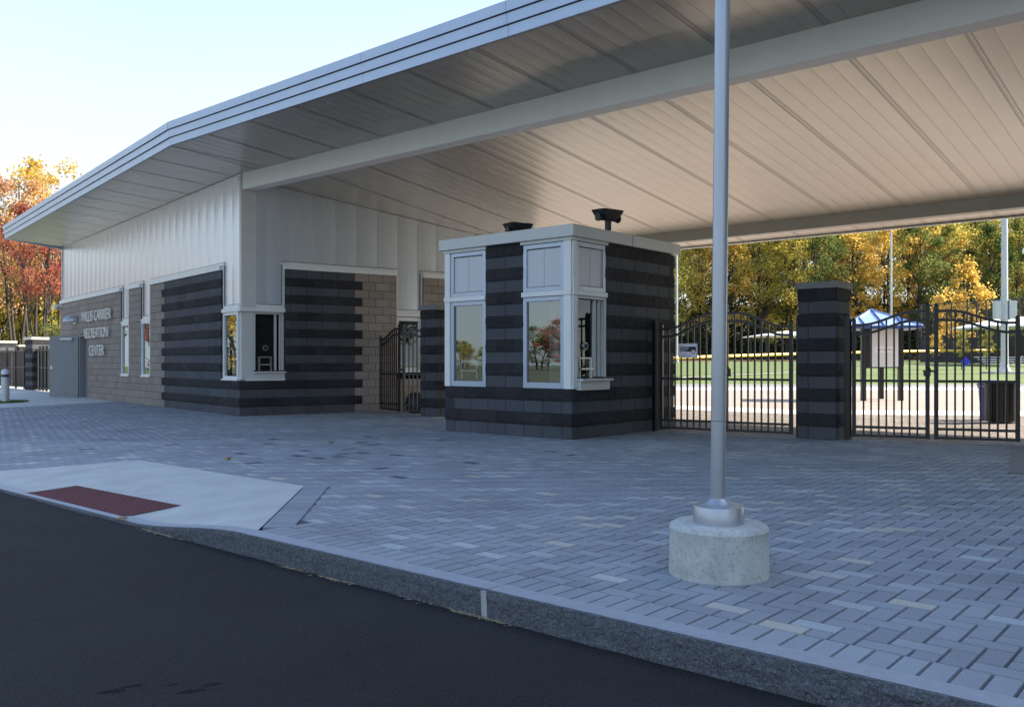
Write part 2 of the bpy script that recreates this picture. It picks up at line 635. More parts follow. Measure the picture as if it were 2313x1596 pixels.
# course by course
for i in range(17):
    z0 = i * CH
    sh = 0 if i % 2 else BL / 2
    # left section with door gap
    if z0 + CH <= 2.24:
        course(wal, FA, aL0 if i >= 4 else aD, dA0, z0, 0, sh, mpro, seed=i)
        course(wal, FA, dA1, aL1, z0, 0, sh, mpro, seed=i)
    else:
        course(wal, FA, aL0, aL1, z0, 0, sh, mpro, seed=i)
    if i >= 4:
        course(wal, FA, aM0, aM1, z0, 0, sh, mpro, seed=i)
    dk = (i % 2 == 1)
    stop = aDd if dk else aD
    if i >= 4:
        course(wal, FA, aR0, stop, z0, 2 if dk else 1, sh, mpro, seed=i)
        course(wal, FA, stop, aR1, z0, 0, sh, mpro, seed=i)
    else:
        course(wal, FA, -.092, stop, z0, 2 if dk else 1, sh, mpro, corner=True, seed=i)
        if dk:
            course(wal, FA, stop, aD + .001, z0, 0, sh, mpro, seed=i) if stop < aD - .06 else None
wal.build('front_masonry', MAS, bld, tone=True, recalc=False)

# side wall B
b0 = FB.t(c4(597, 0)[0])
bG = FB.t(c4(1187, 0)[0])
bD = FB.t(c4(1248, 0)[0])
b1 = FB.t(c4(1540, 0)[0])
b2 = FB.t(c4(1765, 0)[0])
bE = 8.2
wb = MB()
for a0, a1, z0, z1 in ((b0, b1, .8, BH), (b2, bE, .8, BH), (0.02, bE, 0, 4 * CH - .004)):
    wb.box(FB, a0, a1, -.25, mpro - .012, z0, z1, 3)
for i in range(17):
    z0 = i * CH
    sh = 0.1 if i % 2 else BL / 2 + .1
    dk = (i % 2 == 1)
    stop = bD if dk else bG
    s0 = b0 if i >= 4 else -.092
    course(wb, FB, s0, stop, z0, 2 if dk else 1, sh, mpro, corner=(i < 4), seed=i + 40)
    if i >= 4:
        course(wb, FB, stop, b1, z0, 0, sh, mpro, seed=i + 40)
        course(wb, FB, b2, bE, z0, 0, sh, mpro, seed=i + 40)
    else:
        course(wb, FB, stop, bE, z0, 0, sh, mpro, seed=i + 40)
# fill the wedge at the outer corner below the sill
kc = FA.w(-.035, mpro - .02, 0)
wb.build('side_masonry', MAS, bld, tone=True, recalc=False)

# sill cap over the base course near the corner and the plain outer shell behind
sh_ = MB()
sh_.box(FA, 0.05, aR0, -.2, mpro + .01, 4 * CH, 4 * CH + .03)
sh_.box(FB, 0.05, b0, -.2, mpro + .01, 4 * CH, 4 * CH + .03)
sh_.build('corner_sill', M['white'], bld)


def bowed(mb, fr, a0, a1, zb, zt, w, b=0.0, bow=.012, seg=6, m=0, start=0.0):
    """wall of vertical bowed panels; zb, zt functions of a"""
    k0 = floor((a0 - start) / w)
    a = a0
    edges = [a0]
    k = k0 + 1
    while start + k * w < a1 - .02:
        edges.append(start + k * w)
        k += 1
    edges.append(a1)
    for e0, e1 in zip(edges[:-1], edges[1:]):
        c0 = start + floor((e0 + 1e-4 - start) / w) * w
        for q in range(seg):
            x0 = e0 + (e1 - e0) * q / seg
            x1 = e0 + (e1 - e0) * (q + 1) / seg
            u0 = (x0 - c0) / w
            u1 = (x1 - c0) / w
            h0 = b + bow * 4 * u0 * (1 - u0)
            h1 = b + bow * 4 * u1 * (1 - u1)
            i = len(mb.v)
            mb.face([fr.w(x0, h0, zb(x0)), fr.w(x1, h1, zb(x1)), fr.w(x1, h1, zt(x1)), fr.w(x0, h0, zt(x0))], m)


def rz_on(fr, b=0.0):
    def f(a):
        p = fr.w(a, b, 0)
        return roofz(p[0], p[1]) - .01
    return f


ZT = BH + .10            # head of the masonry sections
ZL = 2.46                # transom under the panel legs
pa = MB()
zt = rz_on(FA)


def zlowA(a):
    return ZT


PW = .56
segsA = [(0.0, aR0, ZL + .05), (aR0, aR1, ZT), (aR1, aM0, ZL + .05), (aM0, aM1, ZT), (aM1, aL0, ZL + .05), (aL0, t_end, ZT)]
for a0, a1, zb in segsA:
    bowed(pa, FA, a0 + .001, a1 - .001, (lambda z: (lambda a: z))(zb), zt, PW, b=.02, bow=.014)
# solid core behind
for a0, a1, zb in segsA:
    pa.hexa([FA.w(a0, -.2, zb), FA.w(a1, -.2, zb), FA.w(a1, .0, zb), FA.w(a0, .0, zb),
             FA.w(a0, -.2, zt(a0)), FA.w(a1, -.2, zt(a1)), FA.w(a1, .0, zt(a1)), FA.w(a0, .0, zt(a0))])
pa.build('front_wall_panels', M['panel'], bld, recalc=False, smooth=True)

pb = MB()
ztb = rz_on(FB)
segsB = [(0.32, b0, ZL + .05), (b0, b1, ZT), (b1, b2, ZL + .05), (b2, bE, ZT)]
for a0, a1, zb in segsB:
    bowed(pb, FB, a0 + .001, a1 - .001, (lambda z: (lambda a: z))(zb), ztb, .575, b=.02, bow=.008)
    pb.hexa([FB.w(a0, -.2, zb), FB.w(a1, -.2, zb), FB.w(a1, .0, zb), FB.w(a0, .0, zb),
             FB.w(a0, -.2, ztb(a0)), FB.w(a1, -.2, ztb(a1)), FB.w(a1, .0, ztb(a1)), FB.w(a0, .0, ztb(a0))])
pb.build('side_wall_panels', M['panel'], bld, recalc=False, smooth=True)
# panel battens on the side wall
bt = MB()
a = .575 * 1
while a < bE:
    zb = ZT + .07
    for s0, s1, z_ in segsB:
        if s0 + .06 < a < s1 - .06:
            zb = z_ + .08
            zq = zb
    bt = MB()
    bt.box(FB, a - .007, a + .007, .015, .027, zb, ztb(a) - .02)
    bt.build('panel_joint', M['trim'], bld)
    a += .575

# trim around the openings
tr = MB()
sl = MB()
for fr, segs, inner in ((FA, segsA, 'A'), (FB, segsB, 'B')):
    for k, (a0, a1, zb) in enumerate(segs):
        if zb > 3:
            # head trim: outer moulding and protruding drip strip over the masonry
            e1 = a1 if a1 < (t_end if fr is FA else bE) else a1
            tr.box(fr, a0 - .07, e1 + (.07 if e1 < 17 else 0), .02, .06, ZT + .012, ZT + .075)
            tr.box(fr, a0 + .0, e1, -.02, mpro + .045, ZT - .10, ZT + .012)
            sl.box(fr, a0 - .075, e1 + (.07 if e1 < 17 else 0), .018, .05, ZT + .075, ZT + .088)
        else:
            lo, hi = a0, a1
            if k == 0:
                lo = 0.05 if fr is FA else .32
            # side mouldings of the leg
            if k > 0:
                tr.box(fr, a0 + .0, a0 + .055, .02, .06, ZL + .05, ZT + .075)
                sl.box(fr, a0 + .055, a0 + .065, .018, .045, ZL + .15, ZT + .075)
            tr.box(fr, a1 - .055, a1, .02, .06, ZL + .05, ZT + .075)
            sl.box(fr, a1 - .068, a1 - .055, .018, .045, ZL + .15, ZT + .085)
            tr.box(fr, lo, hi, .02, .055, ZL + .05, ZL + .13)
            sl.box(fr, lo + .06, hi - .06, .018, .05, ZL + .13, ZL + .142)
            tr.box(fr, lo if k else (-.0 if fr is FA else -.09), hi, -.02, .10, ZL - .035, ZL + .05)
tr.build('opening_trim', M['white'], bld)
sl.build('opening_seal', M['seal'], bld)

# corner post and left end trim
cp = MB()
cp.box(FA, .0, .10, -.12, .035, 4 * CH + .03, ZL - .036)
cp.box(FA, .0, .10, -.12, .035, ZL + .051, zt(0.0) - .02)
cp.box(FB, -.02, .32, -.12, .035, ZL + .051, ztb(.0) - .02)
cp.box(FB, -.02, .24, -.12, .035, 4 * CH + .03, ZL - .036)
cp.build('corner_post', M['trim'], bld)
cp = MB()
cp.box(FA, t_end - .09, t_end + .02, -.1, .06, BH, zt(t_end) - .02)
cp.build('end_trim', M['trim'], bld)

# outer shell of the building (end wall and back)
shell = MB()
back = [(W_END[0] + RA[0] * .25, W_END[1] + RA[1] * .25), (W_END[0] + RA[0] * 8, W_END[1] + RA[1] * 8)]
pB = FB.w(bE, -.05, 0)
pB2 = FB.w(bE, -.3, 0)
e0 = (W_END[0], W_END[1])
th = .2
fe = Frame(FA.w(t_end, 0, 0)[:2], 39.65, -1)
shell.box(fe, 0.0, 8.0, -.0, .02, 0, 3.4)
shell.box(fe, 0.0, 8.0, -.2, -.001, 0, 4.6)
q0 = fe.w(8, -.1, 0)
d = (pB[0] - q0[0], pB[1] - q0[1])
fbk = Frame(q0[:2], math.degrees(atan2(d[1], d[0])), 1)
ln = sqrt(d[0] ** 2 + d[1] ** 2)
shell.box(fbk, 0, ln, -.1, .1, 0, 4.3)
shell.build('rear_walls', M['beige'], bld)

# ---- windows in the building
def window(parent, fr, a0, a1, z0, z1, b=-.04, fw=.055, glass='glass', room=True, roomcol='roomdark', depth=1.2, name='window', sill=True):
    f = MB()
    f.box(fr, a0, a0 + fw, b - .05, b + .04, z0, z1)
    f.box(fr, a1 - fw, a1, b - .05, b + .04, z0, z1)
    f.box(fr, a0 + fw, a1 - fw, b - .05, b + .04, z1 - fw, z1)
    f.box(fr, a0 + fw, a1 - fw, b - .05, b + .04, z0, z0 + fw)
    w = f.build(name, M['white'], parent, bevel=.004)
    g = MB()
    g.pane(fr, a0 + fw, a1 - fw, b - .012, b - .004, z0 + fw, z1 - fw)
    gp_ = g.build('pane', M[glass], w, recalc=False)
    if room:
        r = MB()
        r.box(fr, a0 + .001, a1 - .001, b - depth, b - depth - .02, z0 - .3, z1 + .2)
        r.box(fr, a0 - .02, a0, b - depth, b - .05, z0 - .3, z1 + .2)
        r.box(fr, a1, a1 + .02, b - depth, b - .05, z0 - .3, z1 + .2)
        r.box(fr, a0, a1, b - depth, b - .05, z0 - .32, z0 - .3)
        r.box(fr, a0, a1, b - depth, b - .05, z1 + .2, z1 + .22)
        r.build('reveal', M[roomcol], w)
    if sill:
        s = MB()
        s.box(fr, a0, a1, b + .04, mpro + .02, z0 - .02, z0 + .03)
        s.build('sill', M['white'], w)
    return w


window(bld, FA, aM1 + .02, aL0 - .005, .83, ZL - .036, b=.05, depth=.9)
window(bld, FA, aR1 + .02, aM0 - .005, .83, ZL - .036, b=.05, depth=.9)
window(bld, FA, .105, aR0 - .01, 4 * CH + .03, ZL - .036, b=.03, depth=.9, sill=False, fw=.07)
wB = window(bld, FB, b1 + .005, b2 - .005, 1.0, ZL - .05, b=-.02, fw=.10, depth=.9, glass='darkglass')
bl = MB()
bl.box(FB, b1 + .12, b2 - .12, -.08, -.06, 1.95, ZL - .1)
bl.build('blind', M['blind'], wB)
bl = MB()
bl.box(FB, b1 + .12, b2 - .12, -.08, -.06, 1.02, 1.25)
bl.build('inner_ledge', M['blind'], wB)
# white column of the window jamb down to the base
# ---- ticket window at the corner of the side wall
def ticket(parent, fr, a0, a1, z0, z1, b=-.02, fw=.05, open_frac=.62, counter=True, side=1, room='roomdark', name='ticket_window', depth=1.6):
    f = MB()
    f.box(fr, a0, a0 + fw, b - .09, b + .05, z0, z1)
    f.box(fr, a1 - fw, a1, b - .09, b + .05, z0, z1)
    f.box(fr, a0 + fw, a1 - fw, b - .09, b + .05, z1 - fw, z1)
    am = a0 + fw + (a1 - a0 - 2 * fw) * open_frac
    f.box(fr, am, am + .05, b - .07, b - .02, z0, z1 - fw)
    f.box(fr, am + .11, am + .14, b - .05, b - .0, z0, z1 - fw)
    w = f.build(name, M['trim'], parent, bevel=.003)
    g = MB()
    g.pane(fr, a0 + fw, am, b - .062, b - .056, z0, z1 - fw)
    g.build('pane', M['clearglass'], w, recalc=False)
    g = MB()
    g.pane(fr, am + .05, a1 - fw, b - .034, b - .028, z0, z1 - fw)
    g.build('pane', M['clearglass'], w, recalc=False)
    if counter:
        c = MB()
        c.box(fr, a0 - .02, a1 + .02, b - .3, b + .19, z0 - .06, z0 - .025)
        c.box(fr, a0 - .0, a1 + .0, b - .02, b + .13, z0 - .21, z0 - .061)
        c.build('counter', M['trim'], w, bevel=.004)
    # talk-through disc
    am2 = a0 + fw + (am - a0 - fw) * .56
    zc = z0 + .62 * (z1 - z0) * .62
    k = MB()
    p = Vector(fr.w(am2, b - .05, zc)); q = Vector(fr.w(am2, b - .015, zc))
    k.tube(p, q, .065, .062, 20)
    k.build('talk_ring', M['steel'], w)
    k = MB()
    q2 = Vector(fr.w(am2, b - .009, zc)); q3 = Vector(fr.w(am2, b - .004, zc)); q1 = Vector(fr.w(am2, b - .014, zc))
    k.tube(q1, q2, .048, .048, 20)
    k.tube(q2, q3, .018, .018, 12)
    k.build('talk_mesh', M['blackplastic'], w)
    # card pass frame
    t = MB()
    c0, c1 = a0 + fw + (am - a0 - fw) * .22, a0 + fw + (am - a0 - fw) * .86
    t.box(fr, c0, c0 + .025, b - .05, b - .01, z0 - .02, z0 + .3)
    t.box(fr, c1 - .025, c1, b - .05, b - .01, z0 - .02, z0 + .3)
    t.box(fr, c0, c1, b - .05, b - .01, z0 + .3, z0 + .325)
    t.box(fr, c0, c1, b - .05, b + .03, z0 + .12, z0 + .15)
    t.build('pass_tray', M['steel'], w)
    r = MB()
    r.box(fr, a0, a1, b - depth - .02, b - depth, z0 - .6, z1 + .2)
    r.box(fr, a0 - .02, a0, b - depth, b - .09, z0 - .6, z1 + .2)
    r.box(fr, a1, a1 + .02, b - depth, b - .09, z0 - .6, z1 + .2)
    r.box(fr, a0, a1, b - depth, b - .09, z0 - .62, z0 - .6)
    r.box(fr, a0, a1, b - depth, b - .09, z1 + .2, z1 + .22)
    if room:
        r.build('reveal', M[room], w)
    return w


ticket(bld, FB, .245, b0 - .01, 1.05, ZL - .036, open_frac=.76)

# ---- door opening and open door leaf
df = MB()
df.box(FA, dA0 - .0, dA0 + .05, -.16, mpro + .02, 0, 2.2)
df.box(FA, dA1 - .05, dA1, -.16, mpro + .02, 0, 2.2)
df.box(FA, dA0 + .05, dA1 - .05, -.16, mpro + .02, 2.15, 2.2)
df.build('door_frame', M['doorgrey'], bld)
dr = MB()
dr.box(FA, dA0, dA1, -2.0, -1.98, 0, 2.3)
dr.box(FA, dA0 - .02, dA0, -2, -.26, 0, 2.3)
dr.box(FA, dA1, dA1 + .02, -2, -.26, 0, 2.3)
dr.box(FA, dA0, dA1, -2, -.26, 2.3, 2.32)
dr.build('doorway_interior', M['roomdark'], bld)
hp = FA.w(dA1 - .02, mpro + .05, 0)
fd = Frame(hp[:2], 183, -1)
if fd.n[1] > 0:
    fd.n = (-fd.n[0], -fd.n[1])
dl = MB()
dl.box(fd, 0.02, 1.02, -.045, 0, .02, 2.17)
door = dl.build('door', M['doorgrey'], bld, bevel=.003)
h = MB()
h.box(fd, .93, .97, 0, .02, .98, 1.12)
h.box(fd, .84, .96, .04, .055, 1.03, 1.055)
h.box(fd, .93, .955, .0, .05, 1.03, 1.055)
h.build('handle', M['steel'], door)
h = MB()
h.box(fd, .22, .62, 0, .06, 2.02, 2.11)
h.build('door_closer', M['galv'], door)

# ================================================================ ROOF
T_R = 24.0
roof = MB()
ta4 = tan(radians(4.775))
SB = 11.75


def rz(p, up=0):
    return roofz(p[0], p[1]) + up


cano = [ts(0, 0), ts(T_R, 0), ts(T_R, SB), ts(SB * ta4, SB)]
SWI = 9.6
wing = [tsa(0, 0), tsa(18.1, 0), tsa(18.1, SWI), tsa(SWI * ta4, SWI)]
t2 = [ts(T_R, 0), ts(T_R + 14, 2.2), ts(T_R + 16, SB), ts(T_R, SB)]  # roof over the unseen, added far wing
roof.prism(cano, lambda x, y: roofz(x, y) + .2, lambda x, y: roofz(x, y) + .46)
roof.prism(wing, lambda x, y: roofz(x, y) + .2, lambda x, y: roofz(x, y) + .46)
roof.prism(t2, lambda x, y: roofz(x, y) + .0, lambda x, y: roofz(x, y) + .44)
ro = roof.build('roof', M['roof'], bld)

# soffit of bowed planks
def planks(mb, conv, t0, t1, s0f, s1, w=.29, every=5):
    k = int(floor(t0 / w))
    while k * w < t1:
        a0, a1 = k * w, (k + 1) * w
        seg = 5
        gr = .0022
        for q in range(seg):
            x0 = a0 + gr + (w - 2 * gr) * q / seg
            x1 = a0 + gr + (w - 2 * gr) * (q + 1) / seg
            d0 = .0028 * 4 * (q / seg) * (1 - q / seg)
            d1 = .0028 * 4 * ((q + 1) / seg) * (1 - (q + 1) / seg)
            pts = []
            for x, dd, s in ((x0, d0, None), (x1, d1, None), (x1, d1, s1), (x0, d0, s1)):
                ss = s0f(x) if s is None else s
                p = conv(x, ss)
                pts.append((p[0], p[1], roofz(*p) - dd))
            if pts[0] != pts[3]:
                mb.face(pts, 0)
        # groove
        wide = (k % every == 0)
        for (g0, g1, up) in ((a0 - gr, a0 + gr, .003),):
            pts = []
            for x, s in ((g0, None), (g1, None), (g1, s1), (g0, s1)):
                ss = s0f(x) if s is None else s
                p = conv(x, ss)
                pts.append((p[0], p[1], roofz(*p) + up))
            mb.face(pts, 1)
        if wide:
            for off in (.035, -.035):
                pts = []
                for x, s in ((a0 + off - .011, None), (a0 + off + .011, None), (a0 + off + .011, s1), (a0 + off - .011, s1)):
                    ss = s0f(x) if s is None else s
                    p = conv(x, ss)
                    pts.append((p[0], p[1], roofz(*p) - .0045))
                mb.face(pts, 1)
        k += 1


so = MB()
planks(so, ts, 0.0, T_R, lambda t: .02, 2.2)
planks(so, ts, 0.0, T_R, lambda t: 2.24, SB - .02)
so2 = MB()
# the canopy planks start at the hip; the few metres behind it belong to the wing
so.build('canopy_soffit', [M['soffit'], M['groove']], ro, recalc=False, smooth=True)
planks(so2, tsa, 0.0, 18.0, lambda t: .02, 2.2)
planks(so2, tsa, 0.0, 18.0, lambda t: 2.24, SWI - .05)
so2.build('wing_soffit', [M['soffit'], M['groove']], ro, recalc=False, smooth=True)

# stepped fascia: three flat bands, upper ones further out
fa = MB()


def fascia_line(mb, p0, p1, z0a, z1a, out, hgt=.49, n=3, seam=3.05, m=0):
    """p0->p1 world xy; out = outward unit; heights at each end"""
    d = Vector((p1[0] - p0[0], p1[1] - p0[1]))
    ln = d.length
    fr = Frame(p0, math.degrees(atan2(d.y, d.x)), 1)
    fr.n = out
    nseg = max(1, int(ln / seam))
    for k in range(n):
        zz0 = hgt * k / n
        zz1 = hgt * (k + 1) / n - .014
        b = .03 + .028 * k
        for q in range(nseg):
            a0 = ln * q / nseg + (.003 if q else 0)
            a1 = ln * (q + 1) / nseg - (.003 if q < nseg - 1 else 0)

            def zz(a, h):
                return z0a + (z1a - z0a) * a / ln + h
            mb.hexa([fr.w(a0, -.06, zz(a0, zz0)), fr.w(a1, -.06, zz(a1, zz0)), fr.w(a1, b, zz(a1, zz0)), fr.w(a0, b, zz(a0, zz0)),
                     fr.w(a0, -.06, zz(a0, zz1)), fr.w(a1, -.06, zz(a1, zz1)), fr.w(a1, b, zz(a1, zz1)), fr.w(a0, b, zz(a0, zz1))])
        mb.hexa([fr.w(.0, -.06, z0a + zz1), fr.w(ln, -.06, z1a + zz1), fr.w(ln, b - .02, z1a + zz1), fr.w(.0, b - .02, z0a + zz1),
                 fr.w(.0, -.06, z0a + zz1 + .014), fr.w(ln, -.06, z1a + zz1 + .014), fr.w(ln, b - .02, z1a + zz1 + .014), fr.w(.0, b - .02, z0a + zz1 + .014)], 1)


outA = (-RA[0], -RA[1])
outC = (-R[0], -R[1])
fascia_line(fa, tsa(0, 0), tsa(18.1, 0), ZF, ZF, outA)
fascia_line(fa, ts(0, 0), ts(T_R + 1, 0), ZF, ZF, outC)
fascia_line(fa, tsa(18.1, 0), tsa(18.1, SWI), ZF, rzs(SWI), LA)
fa.build('fascia', [M['fascia'], M['seal']], ro)
fb = MB()
fascia_line(fb, ts(SB * ta4, SB), ts(T_R, SB), rzs(SB), rzs(SB), R, hgt=.42)
zb_ = rzs(SB)
fC = Frame(ts(0, 0), -40.8, 1)
fC.n = R
for s_, w_ in ((11.1, .02), (11.45, .02)):
    pass
fb.box(fC, .5, T_R, SB - .14, SB - .06, zb_ - .03, zb_ + .0)
fb.build('rear_fascia', [M['white'], M['seal']], ro)

# beams
bm = MB()
k_s = sd(*K)
k_t = (K[0] - N0[0]) * E[0] + (K[1] - N0[1]) * E[1]
s0, s1 = k_s - .02, k_s + .28


ZB1 = 5.18
bm.hexa([(*ts(k_t + .03, s0), ZB1 + .06), (*ts(T_R, s0), ZB1), (*ts(T_R, s1), ZB1), (*ts(k_t + .3, s1), ZB1 + .06),
         (*ts(k_t + .03, s0), rzs(s0) + .03), (*ts(T_R, s0), rzs(s0) + .03), (*ts(T_R, s1), rzs(s1) + .03), (*ts(k_t + .3, s1), rzs(s1) + .03)])
bm.build('front_beam', M['beam'], bld, bevel=.006)
bm = MB()
bm.hexa([(*ts(k_t + .6, s1 + .003), rzs(s1) - .1), (*ts(T_R, s1 + .003), rzs(s1) - .1), (*ts(T_R, s1 + .17), rzs(s1 + .17) - .085), (*ts(k_t + .6, s1 + .17), rzs(s1 + .17) - .085),
         (*ts(k_t + .6, s1 + .003), rzs(s1) + .03), (*ts(T_R, s1 + .003), rzs(s1) + .03), (*ts(T_R, s1 + .17), rzs(s1 + .17) + .03), (*ts(k_t + .6, s1 + .17), rzs(s1 + .17) + .03)])
bm.build('beam_closure', M['beam'], bld)
bm = MB()
bm.hexa([(*ts(1.2, 10.1), 4.25), (*ts(T_R, 10.1), 4.25), (*ts(T_R, 10.35), 4.25), (*ts(1.2, 10.35), 4.25),
         (*ts(1.2, 10.1), rzs(10.1) + .03), (*ts(T_R, 10.1), rzs(10.1) + .03), (*ts(T_R, 10.35), rzs(10.35) + .03), (*ts(1.2, 10.35), rzs(10.35) + .03)])
bm.build('rear_beam', M['rearbeam'], bld)
# unseen far wing, added to carry the canopy end and shade the road
fw_ = Frame(ts(T_R - .5, 1.6), 49.2, -1)
rw = MB()
rw.prism([ts(T_R - .5, 2), ts(T_R + 12, 3.4), ts(T_R + 14, 10.2), ts(T_R - .5, 10.2)], 0, lambda x, y: roofz(x, y) + .01)
rw.build('added_wing_wall', M['beige'], bld)

# ================================================================ wall fittings on the building
def text_mesh(txt, size, ext, mt, name, parent, place, xs=1.0, align='CENTER', ls=1.0, offs=0.0):
    """place: function mapping local (x right, y up, z out) to world"""
    cu = bpy.data.curves.new('tmp', 'FONT')
    cu.body = txt
    cu.size = size
    cu.extrude = ext
    cu.align_x = align
    cu.space_character = ls
    cu.resolution_u = 3
    cu.offset = offs * size
    ob = bpy.data.objects.new('tmp', cu)
    COL.objects.link(ob)
    dg = bpy.context.evaluated_depsgraph_get()
    me = bpy.data.meshes.new_from_object(ob.evaluated_get(dg))
    bpy.data.objects.remove(ob)
    ofs = Vector((0, 0, 0))
    p = parent
    while p is not None:
        ofs += p.location
        p = p.parent
    for v in me.vertices:
        w = place(v.co.x * xs, v.co.y, v.co.z)
        v.co = Vector(w) - ofs
    b = bmesh.new(); b.from_mesh(me); bmesh.ops.recalc_face_normals(b, faces=b.faces); b.to_mesh(me); b.free()
    me.materials.clear()
    me.materials.append(mt)
    me.name = name
    o = bpy.data.objects.new(name, me)
    COL.objects.link(o)
    o.parent = parent
    return o


def c2(x, y):
    return (x / 2.66 * .70864, (800 + y / 2.66) * .70864)


sg_a = FA.t(c2(868, 0)[0])
sgn = thing('wall_sign', 'raised metal letters reading Willis Carrier Recreation Center on the beige block wall', 'sign',
            FA.w(sg_a, mpro, 1.5))
for txt, xl, xr, yb, yt in (('WILLIS CARRIER', 740, 990, 590, 500), ('RECREATION', 765, 965, 735, 648), ('CENTER', 806, 930, 886, 795)):
    xm = c2((xl + xr) / 2, 0)[0]
    tl, trr = FA.t(c2(xl, 0)[0]), FA.t(c2(xr, 0)[0])
    z0 = FA.z(xm, c2(0, yb)[1])
    z1 = FA.z(xm, c2(0, yt)[1])
    hgt = z1 - z0
    size = hgt / .70
    # natural width measure
    cu = bpy.data.curves.new('m', 'FONT'); cu.body = txt; cu.size = size
    ob = bpy.data.objects.new('m', cu); COL.objects.link(ob)
    dg = bpy.context.evaluated_depsgraph_get()
    wd = ob.evaluated_get(dg).dimensions.x
    bpy.data.objects.remove(ob)
    want = abs(tl - trr)
    mid = (tl + trr) / 2
    text_mesh(txt, size, .02, M['letter'], 'lettering', sgn,
              (lambda mid, z0: (lambda x, y, z: FA.w(mid - x, mpro + .08 + z, z0 + y)))(mid, z0), xs=want / wd, offs=-.004)

la = FA.t(c2(672, 0)[0])
lz = FA.z(c2(672, 0)[0], c2(0, 600)[1])
lamp = thing('wall_lamp', 'grey hooded wall lamp beside the raised letters, above the open door', 'lamp', FA.w(la, mpro, lz))
m_ = MB()
# half-dome hood
n1, n2 = 8, 10
ring = []
for i in range(n1 + 1):
    th_ = (pi / 2) * i / n1
    row = []
    for j in range(n2 + 1):
        ph = pi * j / n2
        row.append(FA.w(la + .24 * cos(ph), mpro + .03 + .42 * sin(ph) * cos(th_) , lz + .24 * sin(th_) * (.35 + .65 * sin(ph))))
    ring.append(row)
for i in range(n1):
    for j in range(n2):
        m_.face([ring[i][j], ring[i][j + 1], ring[i + 1][j + 1], ring[i + 1][j]])
m_.build('hood', M['pole'], lamp, smooth=True)
m_ = MB()
m_.box(FA, la - .2, la + .2, mpro, mpro + .06, lz - .08, lz + .2)
m_.box(FA, la - .16, la + .16, mpro + .06, mpro + .3, lz - .02, lz + .01)
m_.build('backplate', M['galv'], lamp)

ca = FA.t(c2(548, 0)[0])
cz = FA.z(c2(548, 0)[0], c2(0, 468)[1])
cam_t = thing('security_camera', 'small white dome camera at the left end of the block wall, just under the panels', 'camera', FA.w(ca, mpro, cz))
m_ = MB()
m_.tube(FA.w(ca, mpro, cz), FA.w(ca, mpro + .16, cz), .06, .06, 12)
m_.build('bracket', M['white'], cam_t)
m_ = MB()
c_ = FA.w(ca, mpro + .2, cz - .05)
m_.lathe(c_, [(.02, -.10), (.07, -.07), (.095, 0), (.1, .04), (.06, .09), (.02, .1)], 14)
m_.build('dome', M['white'], cam_t, smooth=True)

# ================================================================ TICKET BOOTH
C0 = (.964, 14.05)
BW, BD = 2.866, 3.19
booth = thing('ticket_booth', 'square ticket booth of striped dark split block with silver roof cap and tall corner windows', 'booth', (C0[0], C0[1], 0))
F1 = Frame(C0, L_ANG, -1)       # left face
F2 = Frame(C0, 49.2, 1)         # right face
assert F1.n[1] < 0 and F2.n[1] < 0, (F1.n, F2.n)
w1a, w1b = F1.t(c5(388, 0)[0]), BW        # left window
w2a, w2b = 0.0, F1.t(c5(630, 0)[0])       # right window (corner)
w3b = F2.t(c5(1165, 0)[0])
mb = MB()
inn = .02
for fr, ranges in ((F1, ((w2b, w1a, .8, 16 * CH), (.02, BW - .0, 0, 4 * CH))), (F2, ((w3b, BD, .8, 16 * CH), (.03, BD, 0, 4 * CH)))):
    for a0, a1, z0, z1 in ranges:
        mb.box(fr, a0, a1, -.2, -.014, z0, z1 - .003, 3)
F3 = Frame(F1.w(BW, 0, 0)[:2], 49.2, -1)     # far left side, unseen
F4 = Frame(F2.w(BD, 0, 0)[:2], L_ANG, 1)     # rear
mb.box(F3, .0, BD, -.2, -.014, 0, 16 * CH - .003, 3)
mb.box(F4, .0, BW, -.2, -.014, 0, 16 * CH - .003, 3)
for i in range(16):
    z0 = i * CH
    dk = (i % 2 == 1)
    sh = 0.0 if dk else BL / 2
    kd = 2 if dk else 1
    if i < 4:
        course(mb, F1, -.0, BW, z0, kd, sh, 0, corner=True, seed=i + 80)
        course(mb, F2, -.0, BD, z0, kd, sh, 0, corner=True, seed=i + 120)
    else:
        course(mb, F1, w2b, w1a, z0, kd, sh, 0, seed=i + 80)
        course(mb, F2, w3b, BD, z0, kd, sh, 0, seed=i + 120)
    course(mb, F3, 0, BD, z0, kd, sh, 0, seed=i + 160)
    course(mb, F4, 0, BW, z0, kd, sh, 0, seed=i + 200)
mb.build('masonry', MAS, booth, tone=True, recalc=False)
# rough corner returns of the dark bands (silhouette of split faces)
# roof cap
cap = MB()
ov = .09
cz0, cz1 = 16 * CH + .012, 3.455
cor = [F1.w(-ov, ov, 0)[:2], F1.w(BW + ov, ov, 0)[:2]]


def bxy(a, b):     # a along L, b along R from C0
    lx, ly = cos(radians(L_ANG)), sin(radians(L_ANG))
    return (C0[0] + lx * a + R[0] * b, C0[1] + ly * a + R[1] * b)


cap.prism([bxy(-ov, -ov), bxy(BW + ov, -ov), bxy(BW + ov, BD + ov), bxy(-ov, BD + ov)], cz0, cz1)
cap.build('roof_cap', M['trim'], booth, bevel=.006)
cs = MB()
cs.box(F2, F2.t(c5(1315, 0)[0]), F2.t(c5(1315, 0)[0]) + .008, ov, ov + .003, cz0, cz1)
cs.build('cap_seam', M['seal'], booth)
